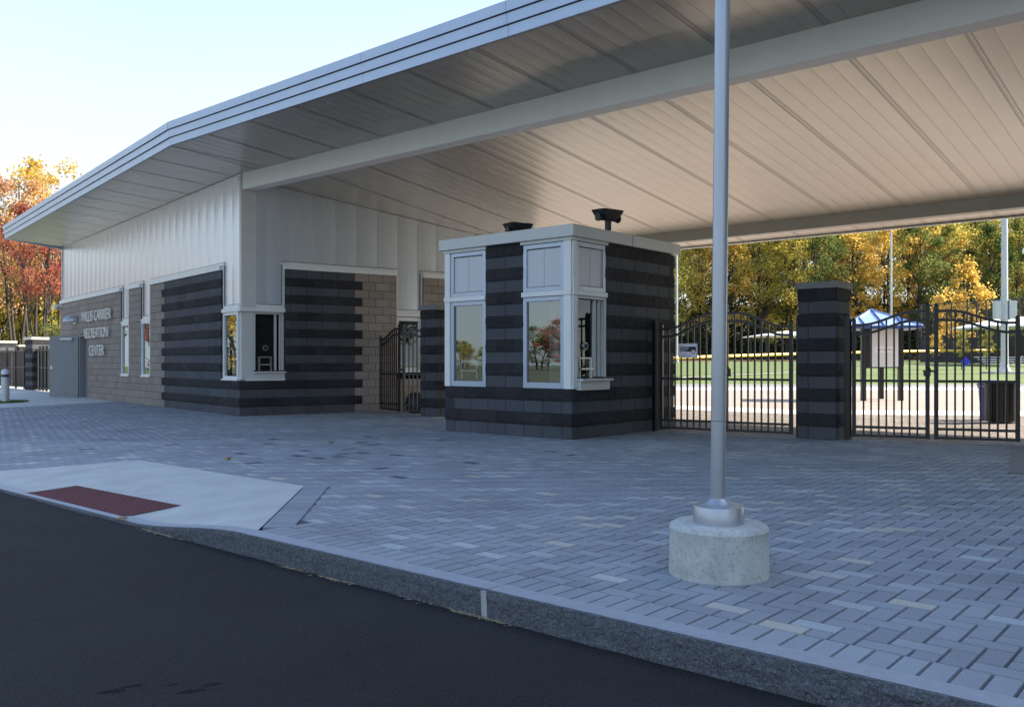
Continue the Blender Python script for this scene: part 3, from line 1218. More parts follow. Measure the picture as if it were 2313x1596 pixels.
# small gutter strip over windows
gt = MB()
gt.box(F1, -.03, w2b + .03, .0, .045, cz0 - .055, cz0 - .002)
gt.box(F2, -.03, w3b + .03, .0, .045, cz0 - .055, cz0 - .002)
gt.build('head_trim', M['trim'], booth)
gt = MB()
gt.box(F1, w1a - .02, BW + .02, .0, .045, cz0 - .055, cz0 - .002)
gt.build('head_trim', M['trim'], booth)


def booth_window(fr, a0, a1, post0, post1, low_open, nm, zlo=4 * CH, zt_=2.36, sillh=0):
    """tall unit: upper translucent panel, transom, lower pane; post widths at each end"""
    ztop = cz0 - .056
    f = MB()
    if post0:
        f.box(fr, a0, a0 + post0, -.10, .03, zlo, zt_ - .03)
        f.box(fr, a0, a0 + post0, -.10, .03, zt_ + .05, ztop)
    if post1:
        f.box(fr, a1 - post1, a1, -.10, .03, zlo, zt_ - .03)
        f.box(fr, a1 - post1, a1, -.10, .03, zt_ + .05, ztop)
    f.box(fr, a0 - .01, a1 + .01, -.10, .045, zt_ - .03, zt_ + .05)
    u = f.build(nm, M['white'], booth, bevel=.004)
    p0, p1 = a0 + post0 + .004, a1 - post1 - .004
    # upper framed panel
    g = MB()
    fw = .075
    z0, z1 = zt_ + .053, ztop - .003
    g.box(fr, p0, p0 + fw, -.06, .01, z0, z1)
    g.box(fr, p1 - fw, p1, -.06, .01, z0, z1)
    g.box(fr, p0 + fw, p1 - fw, -.06, .01, z0, z0 + fw)
    g.box(fr, p0 + fw, p1 - fw, -.06, .01, z1 - fw, z1)
    if not low_open:
        z2, z3 = zlo + .0, zt_ - .033
        fw2 = .075
        g.box(fr, p0, p0 + fw2, -.06, .01, z2, z3)
        g.box(fr, p1 - fw2, p1, -.06, .01, z2, z3)
        g.box(fr, p0 + fw2, p1 - fw2, -.06, .01, z2, z2 + fw2 + .02)
        g.box(fr, p0 + fw2, p1 - fw2, -.06, .01, z3 - fw2, z3)
    g.build('frame', M['fascia'], u, bevel=.004)
    s = MB()
    s.box(fr, p0 + fw, p1 - fw, -.02, -.015, z0 + fw, z1 - fw)
    s.build('upper_panel', M['opal'], u)
    s = MB()
    s.box(fr, p0 + fw, p1 - fw, -.012, .0, z1 - fw - .012, z1 - fw)
    s.build('seal', M['seal'], u)
    s = MB()
    s.box(fr, p0 + fw, p1 - fw, -.012, .0, z0 + fw, z0 + fw + .008)
    s.box(fr, (p0 + p1) / 2 - .004, (p0 + p1) / 2 + .004, -.0148, -.009, z0 + fw, z1 - fw) if False else None
    s.build('seal', M['seal'], u)
    s = MB()
    s.box(fr, (p0 + p1) / 2 - .004, (p0 + p1) / 2 + .004, -.0148, -.009, z0 + fw, z1 - fw)
    s.build('panel_joint', M['trim'], u)
    if not low_open:
        s = MB()
        s.pane(fr, p0 + .075, p1 - .075, -.03, -.022, zlo + .095, zt_ - .033 - .075)
        s.build('pane', M['glass'], u, recalc=False)
    return u


booth_window(F1, w1a, BW, 0, .13, False, 'window')
booth_window(F1, 0, w2b, .15, 0, False, 'window')
# floor-standing inner disc of the left window
kk = MB()
am2 = (w1a + BW) / 2 - .03
kk.tube(F1.w(am2, -.08, 1.66), F1.w(am2, -.035, 1.66), .075, .075, 20)
kk.build('talk_disc', M['blackplastic'], booth)
kk = MB()
for q_ in (-.2, .17):
    kk.box(F1, am2 + q_, am2 + q_ + .03, -.10, -.06, .95, 1.27)
kk.box(F1, am2 - .2, am2 + .2, -.10, -.06, 1.24, 1.27)
kk.box(F1, am2 - .2, am2 + .2, -.10, -.03, 1.08, 1.11)
kk.build('pass_tray', M['steel'], booth)
booth_window(F2, 0, w3b, .10, .0, True, 'corner_window')
tk = ticket(booth, F2, .105, w3b - .004, 1.0, 2.325, b=-.03, fw=.04, open_frac=.72, room=None)
# white blind and dim interior seen through the panes
bi = MB()
bi.box(F2, .55, .85, -.9, -.88, .6, 2.9)
bi.build('inner_column', M['blind'], booth)
bf = MB()
bf.box(F1, .25, BW - .25, -2.9, -.25, .001, .02)
bf.box(F1, .22, BW - .22, -.65, -.22, .86, .90)
bf.build('inner_counter', M['room'], booth)
bf = MB()
bf.box(F3, .2, BD - .2, -.235, -.205, .02, 3.2)
bf.box(F4, .24, BW - .24, -.235, -.205, .02, 3.2)
bf.build('inner_wall', M['room'], booth)

# ---------------------------------------------------------------- floodlights on the booth
def floodlight(x, y, z, rot, label, tilt, postz):
    o = thing('floodlight', label, 'lamp', (x, y, z), rot, 'floodlights on the booth roof')
    h = MB()
    # tapered bowl: bottom small, top wide, open lens on top
    ca_, sa_ = cos(tilt), sin(tilt)

    def P(a, b, c):
        return (a, b * ca_ - c * sa_, postz + b * sa_ + c * ca_)
    prof = [(.07, .06, -.01), (.14, .10, .02), (.195, .15, .07), (.225, .18, .135), (.235, .19, .15), (.225, .18, .165)]
    rows = []
    for w_, d_, c in prof:
        rows.append([P(sx * w_, sy * d_, c) for sx, sy in ((-1, -.8), (-.8, -1), (.8, -1), (1, -.8), (1, .8), (.8, 1), (-.8, 1), (-1, .8))])
    for r0, r1 in zip(rows[:-1], rows[1:]):
        for k in range(8):
            l = (k + 1) % 8
            h.face([r0[k], r0[l], r1[l], r1[k]])
    h.face(list(reversed(rows[0])))
    h.face(rows[-1])
    h.build('head', M['blackplastic'], o, local=True)
    k = MB()
    for sx in (-1, 1):
        k.tube((sx * .20, -.02, postz + .03), (sx * .235, -.02, postz + .03), .07, .07, 14)
    k.tube((-.19, -.02, postz + .02), (.19, -.02, postz + .02), .045, .045, 12)
    k.build('knuckle', M['blackplastic'], o, local=True, smooth=True)
    p = MB()
    p.tube((0, -.02, 0), (0, -.02, .035), .04, .04, 12)
    p.tube((0, -.02, .03), (0, -.02, postz + .02), .055, .055, 14)
    p.build('post', M['blackplastic'], o, local=True, smooth=True)
    return o


def c6(x, y):
    return ((1560 + x / 5.028) * .70864, (600 + y / 5.028) * .70864)


fx1, fy1 = bxy(.35, 1.05)
# right one sits over the right face, left one further left
t1 = F2.t(c6(1890, 0)[0])
p1_ = F2.w(t1 - .1, -.25, 0)
Yp = p1_[1]
floodlight(xa(c6(1890, 0)[0], Yp), Yp, cz1, radians(34), 'black floodlight standing tall on its post, right of the two on the booth roof', .06, .21)
Yq = 15.6
floodlight(xa(c6(455, 0)[0], Yq), Yq, cz1, radians(30), 'low black floodlight peeking over the roof edge, left of the two on the booth', .03, .09)

# ================================================================ PIERS
def pier(cx, cy, rot, label, n=12, w=.62, capmat='capgrey', capover=.04, name='gate_pier', group=None, kinds=(1, 2), caph=.11, first=2, hz=0):
    """cx,cy = corner nearest the camera; local frame: a along +x"""
    o = thing(name, label, 'pier', (cx, cy, hz), 0, group)
    ff = [Frame((cx, cy), rot, 1)]
    c1 = ff[0].w(w, 0, 0)[:2]
    ff.append(Frame(c1, rot + 90, 1))
    c2_ = ff[1].w(w, 0, 0)[:2]
    ff.append(Frame(c2_, rot + 180, 1))
    c3_ = ff[2].w(w, 0, 0)[:2]
    ff.append(Frame(c3_, rot + 270, 1))
    m = MB()
    m.prism([f.w(.02, -.02, 0)[:2] for f in ff], hz, hz + n * CH - .003, 3)
    for i in range(n):
        kd = kinds[(i + first) % 2]
        for k, f in enumerate(ff):
            course(m, f, 0, w, hz + i * CH, kd, w / 2 - (0 if i % 2 else BL * .35), 0, seed=i * 4 + k + int(cx * 7))
    m.build('shaft', MAS, o, tone=True, recalc=False)
    c = MB()
    cc = [f.w(-capover, capover, 0)[:2] for f in ff]
    z = hz + n * CH
    c.prism(cc, z, z + caph)
    c.build('cap', M[capmat], o, bevel=.008)
    return o


# pier between gates (corner towards viewer, right)
Pq = (5.18, 13.99)
fq = Frame(Pq, L_ANG, -1)
pl = fq.w(.62, 0, 0)
pier(pl[0], pl[1], -40.8, 'tall striped dark block pier with grey cap between the two open gateways', group=None)
P2 = (-1.716, 19.9)
fq2 = Frame(P2, L_ANG, -1)
pl2 = fq2.w(.52, 0, 0)
pier(pl2[0], pl2[1], -40.8, 'dark block pier half hidden behind the left side of the booth', w=.52 * 1.0)
pr = (8.15, 12.75)
pier(pr[0], pr[1], -20, 'dark block pier at the right edge, past the hinge of the right gate')

# ================================================================ GATES
def smooth(u):
    u = max(0, min(1, u))
    return u * u * (3 - 2 * u)


def gate_leaf(parent, p0, p1, zl=1.86, zh=2.11, npick=8, flip=False):
    """p0 hinge (low side), p1 meeting stile (high side)"""
    d = Vector((p1[0] - p0[0], p1[1] - p0[1]))
    ln = d.length
    fr = Frame(p0, math.degrees(atan2(d.y, d.x)), 1)
    m = MB()
    sw = .062

    def zc(a):
        return zl + (zh - zl) * smooth((a / ln - .12) / .7)
    m.box(fr, 0, sw, -.025, .025, .05, zl + .05)
    m.box(fr, ln - sw, ln, -.025, .025, .05, zh + .06)
    # curved rails
    seg = 26
    for off in (0, -.14):
        for k in range(seg):
            a0 = sw + (ln - 2 * sw) * k / seg
            a1 = sw + (ln - 2 * sw) * (k + 1) / seg
            z0, z1 = zc(a0) + off, zc(a1) + off
            m.hexa([fr.w(a0, -.016, z0 - .042), fr.w(a1, -.016, z1 - .042), fr.w(a1, .016, z1 - .042), fr.w(a0, .016, z0 - .042),
                    fr.w(a0, -.016, z0), fr.w(a1, -.016, z1), fr.w(a1, .016, z1), fr.w(a0, .016, z0)])
    for z in (.075, .21, .95):
        m.box(fr, sw, ln - sw, -.017, .017, z - .02, z + .02)
    for k in range(1, npick + 1):
        a = sw + (ln - 2 * sw) * k / (npick + 1)
        m.box(fr, a - .0135, a + .0135, -.0125, .0125, .062, zc(a) - .01)
    lf = m.build('gate_leaf', M['black'], parent)
    c = MB()
    for a, z in ((sw / 2, zl + .05), (ln - sw / 2, zh + .06)):
        x, y, _ = fr.w(a, 0, 0)
        c = MB()
        c.lathe((x, y, z), [(.033, 0), (.033, .012), (.024, .03), (.008, .04)], 10)
        c.build('stile_cap', M['black'], lf, smooth=True)
    return lf, fr, ln, zc


def post(parent, x, y, h, w=.075, rot=-40.8):
    fr = Frame((x, y), rot, 1)
    m = MB()
    m.box(fr, -w / 2, w / 2, -w / 2, w / 2, 0, h)
    p = m.build('gate_post', M['black'], parent)
    c = MB()
    c.lathe((x, y, h), [(w * .52, 0), (w * .52, .012), (w * .4, .035), (.008, .045)], 12)
    c.build('post_cap', M['black'], p, smooth=True)
    return p


# gate between booth and pier
ga, gb = (2.667, 15.77), (4.65, 14.47)
g2 = thing('double_gate', 'black arched gate between the ticket booth and the tall pier, behind the light pole', 'gate', (ga[0], ga[1], 0), 0, 'black arched double gates')
gm = ((ga[0] + gb[0]) / 2, (ga[1] + gb[1]) / 2)
dd = Vector((gb[0] - ga[0], gb[1] - ga[1])).normalized()
lf, fr_, ln_, zc_ = gate_leaf(g2, ga, (gm[0] - dd.x * .02, gm[1] - dd.y * .02))
gate_leaf(g2, gb, (gm[0] + dd.x * .02, gm[1] + dd.y * .02))
post(g2, 2.59, 15.83, 1.98, .08, -57)
post(g2, 4.74, 14.43, 1.98, .08, -40.8)
lk = MB()
frl = Frame(gm, math.degrees(atan2(dd.y, dd.x)), 1)
lk.box(frl, -.09, .11, .03, .06, 1.12, 1.17)
lk.box(frl, .03, .09, .03, .07, 1.02, 1.12)
lk.tube(frl.w(.12, .05, 1.14), frl.w(.12, .05, 1.0), .022, .03, 10)
lk.build('latch', M['black'], g2)

# right gate (two leaves)
gc, gd = (5.47, 14.07), (7.63, 13.13)
g3 = thing('double_gate', 'black arched gate right of the tall pier, in front of the bins and kiosk', 'gate', (gc[0], gc[1], 0), 0, 'black arched double gates')
dd = Vector((gd[0] - gc[0], gd[1] - gc[1]))
l3 = dd.length
dd.normalize()
e_ = 1.13
gate_leaf(g3, gc, (gc[0] + dd.x * e_, gc[1] + dd.y * e_), npick=8, zh=2.06)
gate_leaf(g3, gd, (gd[0] - dd.x * (l3 - e_ - .06), gd[1] - dd.y * (l3 - e_ - .06)), npick=8, zh=2.06)
post(g3, 5.40, 14.06, 1.98, .09, -40.8)
post(g3, 7.76, 13.06, 1.98, .09, -30)
lk = MB()
frl = Frame((gc[0] + dd.x * (e_ + .03), gc[1] + dd.y * (e_ + .03)), math.degrees(atan2(dd.y, dd.x)), 1)
lk.box(frl, -.13, .09, .03, .06, 1.09, 1.12)
lk.box(frl, -.12, -.02, .03, .07, 1.03, 1.09)
lk.tube(frl.w(-.05, .05, 1.17), frl.w(-.02, .05, 1.1), .02, .02, 8)
lk.build('latch', M['black'], g3)

# gate by the building
g1 = thing('double_gate', 'black arched gate between the building side wall and the half hidden pier', 'gate', (-3.45, 22.4, 0), 0, 'black arched double gates')
gate_leaf(g1, (-3.36, 22.25), (-2.72, 21.18), zl=1.84, zh=2.08)
gate_leaf(g1, (-1.62, 20.85), (-2.64, 21.10), zl=1.84, zh=2.08)
post(g1, -3.45, 22.38, 1.98, .10, 34)
lk = MB()
frl = Frame((-2.66, 21.1), -30, 1)
lk.box(frl, -.05, .12, .03, .07, 1.02, 1.10)
lk.build('latch', M['black'], g1)
# black bag-like bin behind that gate
bb = MB()
x_, y_ = xa(940, 21.6), 21.6
bb.lathe((x_, y_, 0), [(.16, 0), (.24, .06), (.27, .22), (.24, .38), (.14, .48), (.03, .5)], 14)
tag(bb.build('refuse_bag', M['blackplastic'], None, smooth=True, origin=(x_, y_, 0)), 'dark round bag on the ground behind the gate near the half hidden pier', 'bag')

# no smoking sign on the gate
fs = Frame(ga, math.degrees(atan2(gb[1] - ga[1], gb[0] - ga[0])), 1)


def cs3(x, y):
    return ((2140 + x / 17.73) * .70864, (1070 + y / 17.73) * .70864)


sa0, sa1 = fs.t(cs3(435, 0)[0]), fs.t(cs3(1510, 0)[0])
sz1 = fs.z(cs3(435, 0)[0], cs3(0, 440)[1])
sz0 = fs.z(cs3(435, 0)[0], cs3(0, 1250)[1])
ns = thing('notice_sign', 'small white no smoking notice wired to the pickets of the gate beside the booth', 'sign', fs.w(sa0, .03, sz0))
W_, H_ = sa1 - sa0, sz1 - sz0


def sp(u, v, b):
    return fs.w(sa0 + W_ * u, .03 + b, sz1 - H_ * v)


def srect(mbx, u0, u1, v0, v1, b0, b1):
    mbx.box(fs, sa0 + W_ * u0, sa0 + W_ * u1, .03 + b0, .03 + b1, sz1 - H_ * v1, sz1 - H_ * v0)


m_ = MB(); srect(m_, 0, 1, 0, 1, -.003, .0); m_.build('plate', M['signwhite'], ns)
m_ = MB()
for u0, u1, v0, v1 in ((.035, .965, .05, .065), (.035, .965, .93, .945), (.035, .047, .065, .93), (.953, .965, .065, .93), (.075, .92, .22, .565)):
    srect(m_, u0, u1, v0, v1, .0, .0012)
m_.build('black_panel', M['signblack'], ns)
for txt, u, v, sz, mt in (('THIS IS A', .08, .19, .075, 'signblack'), ('TOBACCO-FREE &', .09, .33, .095, 'signwhite'), ('SMOKE-FREE', .09, .445, .095, 'signwhite'),
                          ('FACILITY', .09, .55, .095, 'signwhite'), ('NO', .1, .67, .06, 'signblack'), ('SMOKING ANY TIME', .1, .77, .065, 'signred'),
                          ('THANK YOU FOR COMPLYING', .08, .87, .065, 'signred')):
    text_mesh(txt, H_ * sz * 1.35, .0004, M[mt], 'lettering', ns,
              (lambda u, v: (lambda x, y, z: fs.w(sa0 + W_ * u + x, .0325 + z, sz1 - H_ * v + y)))(u, v), xs=.62 if len(txt) > 13 else .85, align='LEFT')
m_ = MB()
cu_, cv_ = .775, .58
for k in range(24):
    a0, a1 = 2 * pi * k / 24, 2 * pi * (k + 1) / 24
    ro_, ri_ = H_ * .165, H_ * .135
    pts = [fs.w(sa0 + W_ * cu_ + r_ * cos(a_), .0335, sz1 - H_ * cv_ + r_ * sin(a_)) for r_, a_ in ((ri_, a0), (ro_, a0), (ro_, a1), (ri_, a1))]
    m_.face(pts)
r_ = H_ * .135
m_.face([fs.w(sa0 + W_ * cu_ - .7 * r_ - .004, .0336, sz1 - H_ * cv_ + .7 * r_), fs.w(sa0 + W_ * cu_ - .7 * r_ + .004, .0336, sz1 - H_ * cv_ + .7 * r_),
         fs.w(sa0 + W_ * cu_ + .7 * r_ + .004, .0336, sz1 - H_ * cv_ - .7 * r_), fs.w(sa0 + W_ * cu_ + .7 * r_ - .004, .0336, sz1 - H_ * cv_ - .7 * r_)])
m_.build('prohibition_ring', M['signred'], ns, recalc=False)
m_ = MB()
m_.tube(fs.w(sa0 + W_ * cu_, .031, sz1 - H_ * cv_), fs.w(sa0 + W_ * cu_, .0328, sz1 - H_ * cv_), H_ * .137, H_ * .137, 24)
m_.build('disc', M['signwhite'], ns)
m_ = MB()
srect(m_, cu_ - .07, cu_ + .06, cv_ + .0, cv_ + .025, .0, .0032)
m_.build('cigarette', M['signblack'], ns)

# ================================================================ LIGHT POLE
px_, py_ = 1.2235, 5.18
lp = thing('light_pole', 'tall slender silver light pole on a round concrete footing in the foreground paving', 'light pole', (px_, py_, 0))
m_ = MB()
pr_ = [(.292, -.02), (.289, .06), (.287, .20), (.287, .266), (.2885, .270), (.281, .288), (.266, .2985), (.262, .2975), (.258, .300), (.05, .303)]
m_.lathe((px_, py_, 0), pr_, 64)
ft = m_.build('footing', M['footing'], lp, smooth=True)
m_ = MB()
ang = -1.05
m_.box(Frame((px_, py_), math.degrees(ang), 1), .284, .2895, -.004, .004, .01, .27)
m_.build('mould_seam', M['concrete'], ft)
m_ = MB()
m_.lathe((px_, py_, 0), [(.149, .30), (.150, .400), (.1485, .4025), (.144, .4035), (.115, .409), (.085, .419), (.062, .434), (.047, .447)], 48)
m_.build('base_cover', M['pole'], lp, smooth=True)
m_ = MB()
tx = .0098
prof = [(0, .0440, .43), (.005, .0438, 1.0), (0, .0438, 1.002)]
m_.tube((px_ - .005, py_, .43), (px_ - .005 + tx * .47, py_, .90), .0436, .0434, 32)
m_.tube((px_ - .005 + tx * .47, py_, .903), (px_ - .005 + tx * 5.6, py_, 6.0), .0446, .042, 32)
m_.build('pole', M['pole'], lp, smooth=True)
m_ = MB()
m_.tube((px_ - .012, py_ - .040, .915), (px_ - .012, py_ - .050, .915), .006, .005, 8)
m_.build('bolt', M['steel'], lp)
m_ = MB()
hz_ = 6.0
m_.tube((px_ + .05, py_, hz_), (px_ + .05, py_, hz_ + .12), .05, .07, 20)
m_.lathe((px_ + .05, py_, hz_ + .12), [(.07, 0), (.3, .05), (.3, .1), (.1, .2)], 24)
m_.build('lamp_head', M['pole'], lp, smooth=True)

# ================================================================ GROUND
KB = (-1.876, 6.285)      # kerb outer edge reference point


def kp(t, s):
    return (KB[0] + E[0] * t + R[0] * s, KB[1] + E[1] * t + R[1] * s)


def ground_z(x, y):
    P = [(-999, -.06), (49.5, -.06), (51.5, .30), (59, .56), (72, .90), (84, 1.22), (115, 1.43), (900, 1.7)]
    for (y0, z0), (y1, z1) in zip(P[:-1], P[1:]):
        if y <= y1:
            return z0 + (z1 - z0) * (y - y0) / (y1 - y0)
    return 1.7


gm_ = MB()
# lawn terrain, grid in kerb coordinates
ss = [-.1, .14, 5.3, 5.4, 10, 20, 30] + [35 + 3 * k for k in range(18)] + [95, 120, 160, 220, 320]
tt = [-220, -150, -100, -70, -50, -30] + [-25 + 6 * k for k in range(14)] + [70, 100, 150, 220]
for i in range(len(ss) - 1):
    for j in range(len(tt) - 1):
        q = [kp(tt[j], ss[i]), kp(tt[j + 1], ss[i]), kp(tt[j + 1], ss[i + 1]), kp(tt[j], ss[i + 1])]
        gm_.face([(x, y, ground_z(x, y) - (.25 if ss[i + (n in (2, 3))] < 5.35 else 0)) for n, (x, y) in enumerate(q)])
structure(gm_.build('lawn', M['grass'], None, recalc=False, smooth=True))
gm_ = MB()
q = [kp(-220, -.32), kp(220, -.32), kp(220, -11), kp(-220, -11)]
structure_road = MB()
structure_road.sheet([kp(-220, .12), kp(220, .12), kp(220, -11), kp(-220, -11)], -.15)
structure(structure_road.build('road', M['asphalt'], None, recalc=False))
gm_.sheet([kp(-220, -10.9), kp(220, -10.9), kp(220, -250), kp(-220, -250)], -.14)
structure(gm_.build('verge', mat('dry_verge_grass', (.05, .058, .028), .95, (.085, .09, .045), 1.2, bump=.5, bscale=8), None, recalc=False))

# ramp slab and left walk
rb = [(-4.74, 11.16), (-2.09, 8.80)]
rc = kp(.02, .15)
ki = kp(-1.86, .15)        # inner kerb where the ramp is flush


def rampz(x, y):
    s = (x - KB[0]) * R[0] + (y - KB[1]) * R[1]
    t = (x - KB[0]) * E[0] + (y - KB[1]) * E[1]
    drop = .13 * smooth((-t - .14 - 1.04 * max(0, s - .15)) / 1.7) * max(0, 1 - max(0, s - .15) / 1.75)
    return -drop + .004


sl_ = MB()
poly_back = [(-2.09, 8.80), (-4.74, 11.16), (-6.34, 10.83), (-9.5, 12.9), (-14, 16.6)]
# grid the slab for smooth ramps
nt_, ns_ = 26, 10



def back_at(f):
    # walk along the back polyline
    pts = [kp(-.14, .151), (-2.09, 8.80), (-4.74, 11.16), (-6.34, 10.83), (-9.3, 13.0)]
    ks = [0, .085, .42, .62, 1]
    for a_, b_, k0, k1 in zip(pts[:-1], pts[1:], ks[:-1], ks[1:]):
        if f <= k1 + 1e-9:
            u = (f - k0) / (k1 - k0)
            return (a_[0] + (b_[0] - a_[0]) * u, a_[1] + (b_[1] - a_[1]) * u)
    return pts[-1]


fs_list = sorted(set([k / nt_ for k in range(nt_ + 1)] + [.085, .42, .62]))
for f0, f1 in zip(fs_list[:-1], fs_list[1:]):
    a_, b_ = kp(-.14 - 9.4 * f0, .15), kp(-.14 - 9.4 * f1, .15)
    c_, d_ = back_at(f1), back_at(f0)
    for k in range(ns_):
        u0, u1 = k / ns_, (k + 1) / ns_
        P = []
        for (p, q, u) in ((a_, d_, u0), (b_, c_, u0), (b_, c_, u1), (a_, d_, u1)):
            x, y = p[0] + (q[0] - p[0]) * u, p[1] + (q[1] - p[1]) * u
            P.append((x, y, rampz(x, y)))
        sl_.face(P)
structure(sl_.build('ramp_pavement', M['concrete'], None, recalc=False, smooth=True))
# tooled joint in the slab
jt = MB()
for pa_, pb_ in (((gp(0, 1097, -.1)), (-4.85, 11.10)),):
    d_ = Vector((pb_[0] - pa_[0], pb_[1] - pa_[1])).normalized()
    n_ = Vector((-d_.y, d_.x)) * .004
    for k in range(12):
        u0, u1 = k / 12, (k + 1) / 12
        x0, y0 = pa_[0] + (pb_[0] - pa_[0]) * u0, pa_[1] + (pb_[1] - pa_[1]) * u0
        x1, y1 = pa_[0] + (pb_[0] - pa_[0]) * u1, pa_[1] + (pb_[1] - pa_[1]) * u1
        jt.face([(x0 - n_.x, y0 - n_.y, rampz(x0, y0) + .003), (x1 - n_.x, y1 - n_.y, rampz(x1, y1) + .003),
                 (x1 + n_.x, y1 + n_.y, rampz(x1, y1) + .003), (x0 + n_.x, y0 + n_.y, rampz(x0, y0) + .003)])
structure(jt.build('pavement_joint', mat('tooled_joint', (.25, .26, .26), .9), None, recalc=False))

# tactile mat with domes
tm_pts = [gp(173.5, 1085.8, -.04), gp(409.4, 1132.6, -.05), gp(279.7, 1160.6, -.1), gp(59, 1107.7, -.1)]
tp = MB()
nU, nV = 24, 10


def bil(u, v):
    a_, b_, c_, d_ = tm_pts
    x = (a_[0] * (1 - u) + b_[0] * u) * (1 - v) + (d_[0] * (1 - u) + c_[0] * u) * v
    y = (a_[1] * (1 - u) + b_[1] * u) * (1 - v) + (d_[1] * (1 - u) + c_[1] * u) * v
    return x, y


for i in range(nU):
    for j in range(nV):
        P = []
        for (u, v) in ((i, j), (i + 1, j), (i + 1, j + 1), (i, j + 1)):
            x, y = bil(u / nU, v / nV)
            P.append((x, y, rampz(x, y) + .006))
        tp.face(P)
mat_o = tag(tp.build('tactile_mat', M['mat_red'], None, recalc=False, origin=(*tm_pts[0], 0)), 'dark red tactile paving mat set in the concrete kerb ramp', 'tactile mat')
dm = MB()
mu_, mv_ = 38, 16
for i in range(mu_):
    for j in range(mv_):
        x, y = bil((i + .5) / mu_, (j + .5) / mv_)
        z = rampz(x, y) + .006
        rr_ = .016
        top = [(x + rr_ * .5 * cos(a_), y + rr_ * .5 * sin(a_), z + .006) for a_ in (0, pi / 2, pi, 3 * pi / 2)]
        bot = [(x + rr_ * cos(a_), y + rr_ * sin(a_), z) for a_ in (0, pi / 2, pi, 3 * pi / 2)]
        dm.face(top)
        for k in range(4):
            l = (k + 1) % 4
            dm.face([bot[k], bot[l], top[l], top[k]])
do = dm.build('domes', M['mat_red'], mat_o, recalc=False, local=False)

# kerb stones: rough granite face, sawn top
kf = MB()
kt = MB()


def kerb_top(t):
    return -.125 + .125 * smooth((t + 1.86) / 1.75)


t = -14.0
dt = .06
while t < 9.0:
    t1_ = t + dt
    z0, z1 = kerb_top(t), kerb_top(t1_)
    nz = 5
    rows = []
    for tt_, zt_k in ((t, z0), (t1_, z1)):
        col = []
        for k in range(nz + 1):
            z = -.17 + (zt_k + .17) * k / nz
            nn = .011 * noise.noise(Vector((tt_ * 8, z * 16, 1.3))) + .006 * noise.noise(Vector((tt_ * 25, z * 40, 4.3)))
            if k == nz:
                nn = .003 * noise.noise(Vector((tt_ * 22, 0, 9)))
            if k < nz:
                nn -= .006
            p = kp(tt_, nn)
            col.append((p[0], p[1], z))
        rows.append(col)
    for k in range(nz):
        kf.face([rows[0][k], rows[1][k], rows[1][k + 1], rows[0][k + 1]])
    i0, i1 = kp(t, .15), kp(t1_, .15)
    m0, m1 = kp(t, .018 + .002 * sin(t * 40)), kp(t1_, .018 + .002 * sin(t1_ * 40))
    kf.face([rows[0][nz], rows[1][nz], (*m1, z1 + .003), (*m0, z0 + .003)])
    kt.face([(*m0, z0 + .003), (*m1, z1 + .003), (*i1, z1 + .004), (*i0, z0 + .004)])
    kt.face([(*i0, z0 + .004), (*i1, z1 + .004), (*i1, -.18), (*i0, -.18)])
    t = t1_
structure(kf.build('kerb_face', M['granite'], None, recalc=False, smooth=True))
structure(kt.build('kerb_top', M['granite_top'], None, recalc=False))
# mortar joints in the kerb
kj = MB()
for tj in (2.28, 5.35, -.0 - 3.6, 8.2):
    w_ = .022 if tj > 0 else .012
    zt_k = kerb_top(tj)
    fj = Frame(kp(tj, 0), -40.8, 1)
    fj.n = (-R[0], -R[1])
    if tj < 3 and tj > 0:
        pts = [fj.w(-.02, .012, zt_k - .004), fj.w(.018, .012, zt_k - .004), fj.w(.028, .010, -.151), fj.w(-.012, .010, -.151)]
        pin = [fj.w(-.02, -.02, zt_k - .004), fj.w(.018, -.02, zt_k - .004), fj.w(.028, -.02, -.151), fj.w(-.012, -.02, -.151)]
        kj.face(pts)
        kj.face([pts[0], pts[1], pin[1], pin[0]])
        kj.face([pts[1], pts[2], pin[2], pin[1]])
        kj.face([pts[3], pts[0], pin[0], pin[3]])
    kj.face([(*kp(tj - .004, -.004), zt_k + .006), (*kp(tj + .004, -.004), zt_k + .006), (*kp(tj + .012, .15), zt_k + .0062), (*kp(tj + .004, .15), zt_k + .0062)])
structure(kj.build('kerb_joint', M['mortar'], None, recalc=False))

# ---- plaza bed and individual pavers
front_right = kp(14, .15)
pad = [(5.58, 9.84), (7.85, 13.7), (9.5, 12.6), (7.5, 8.9)]
plaza_poly = [kp(-.14, .15), kp(14, .15), kp(30, .15), (34, 12), (30, 20.5), (11.6, 20.2), (6.7, 20.9), (4.3, 23.1), (-1, 26.5), (-9, 30),
              (-12.5, 27.4), (-13.9, 23.7), (-20, 21), (-14, 16.6), (-9.3, 13.0), (-6.34, 10.83), (-4.74, 11.16), (-2.09, 8.80)]


def inside(poly, x, y):
    c = False
    j = len(poly) - 1
    for i in range(len(poly)):
        xi, yi = poly[i]
        xj, yj = poly[j]
        if (yi > y) != (yj > y) and x < (xj - xi) * (y - yi) / (yj - yi) + xi:
            c = not c
        j = i
    return c


def pave_z(x, y):
    return rampz(x, y) - .004


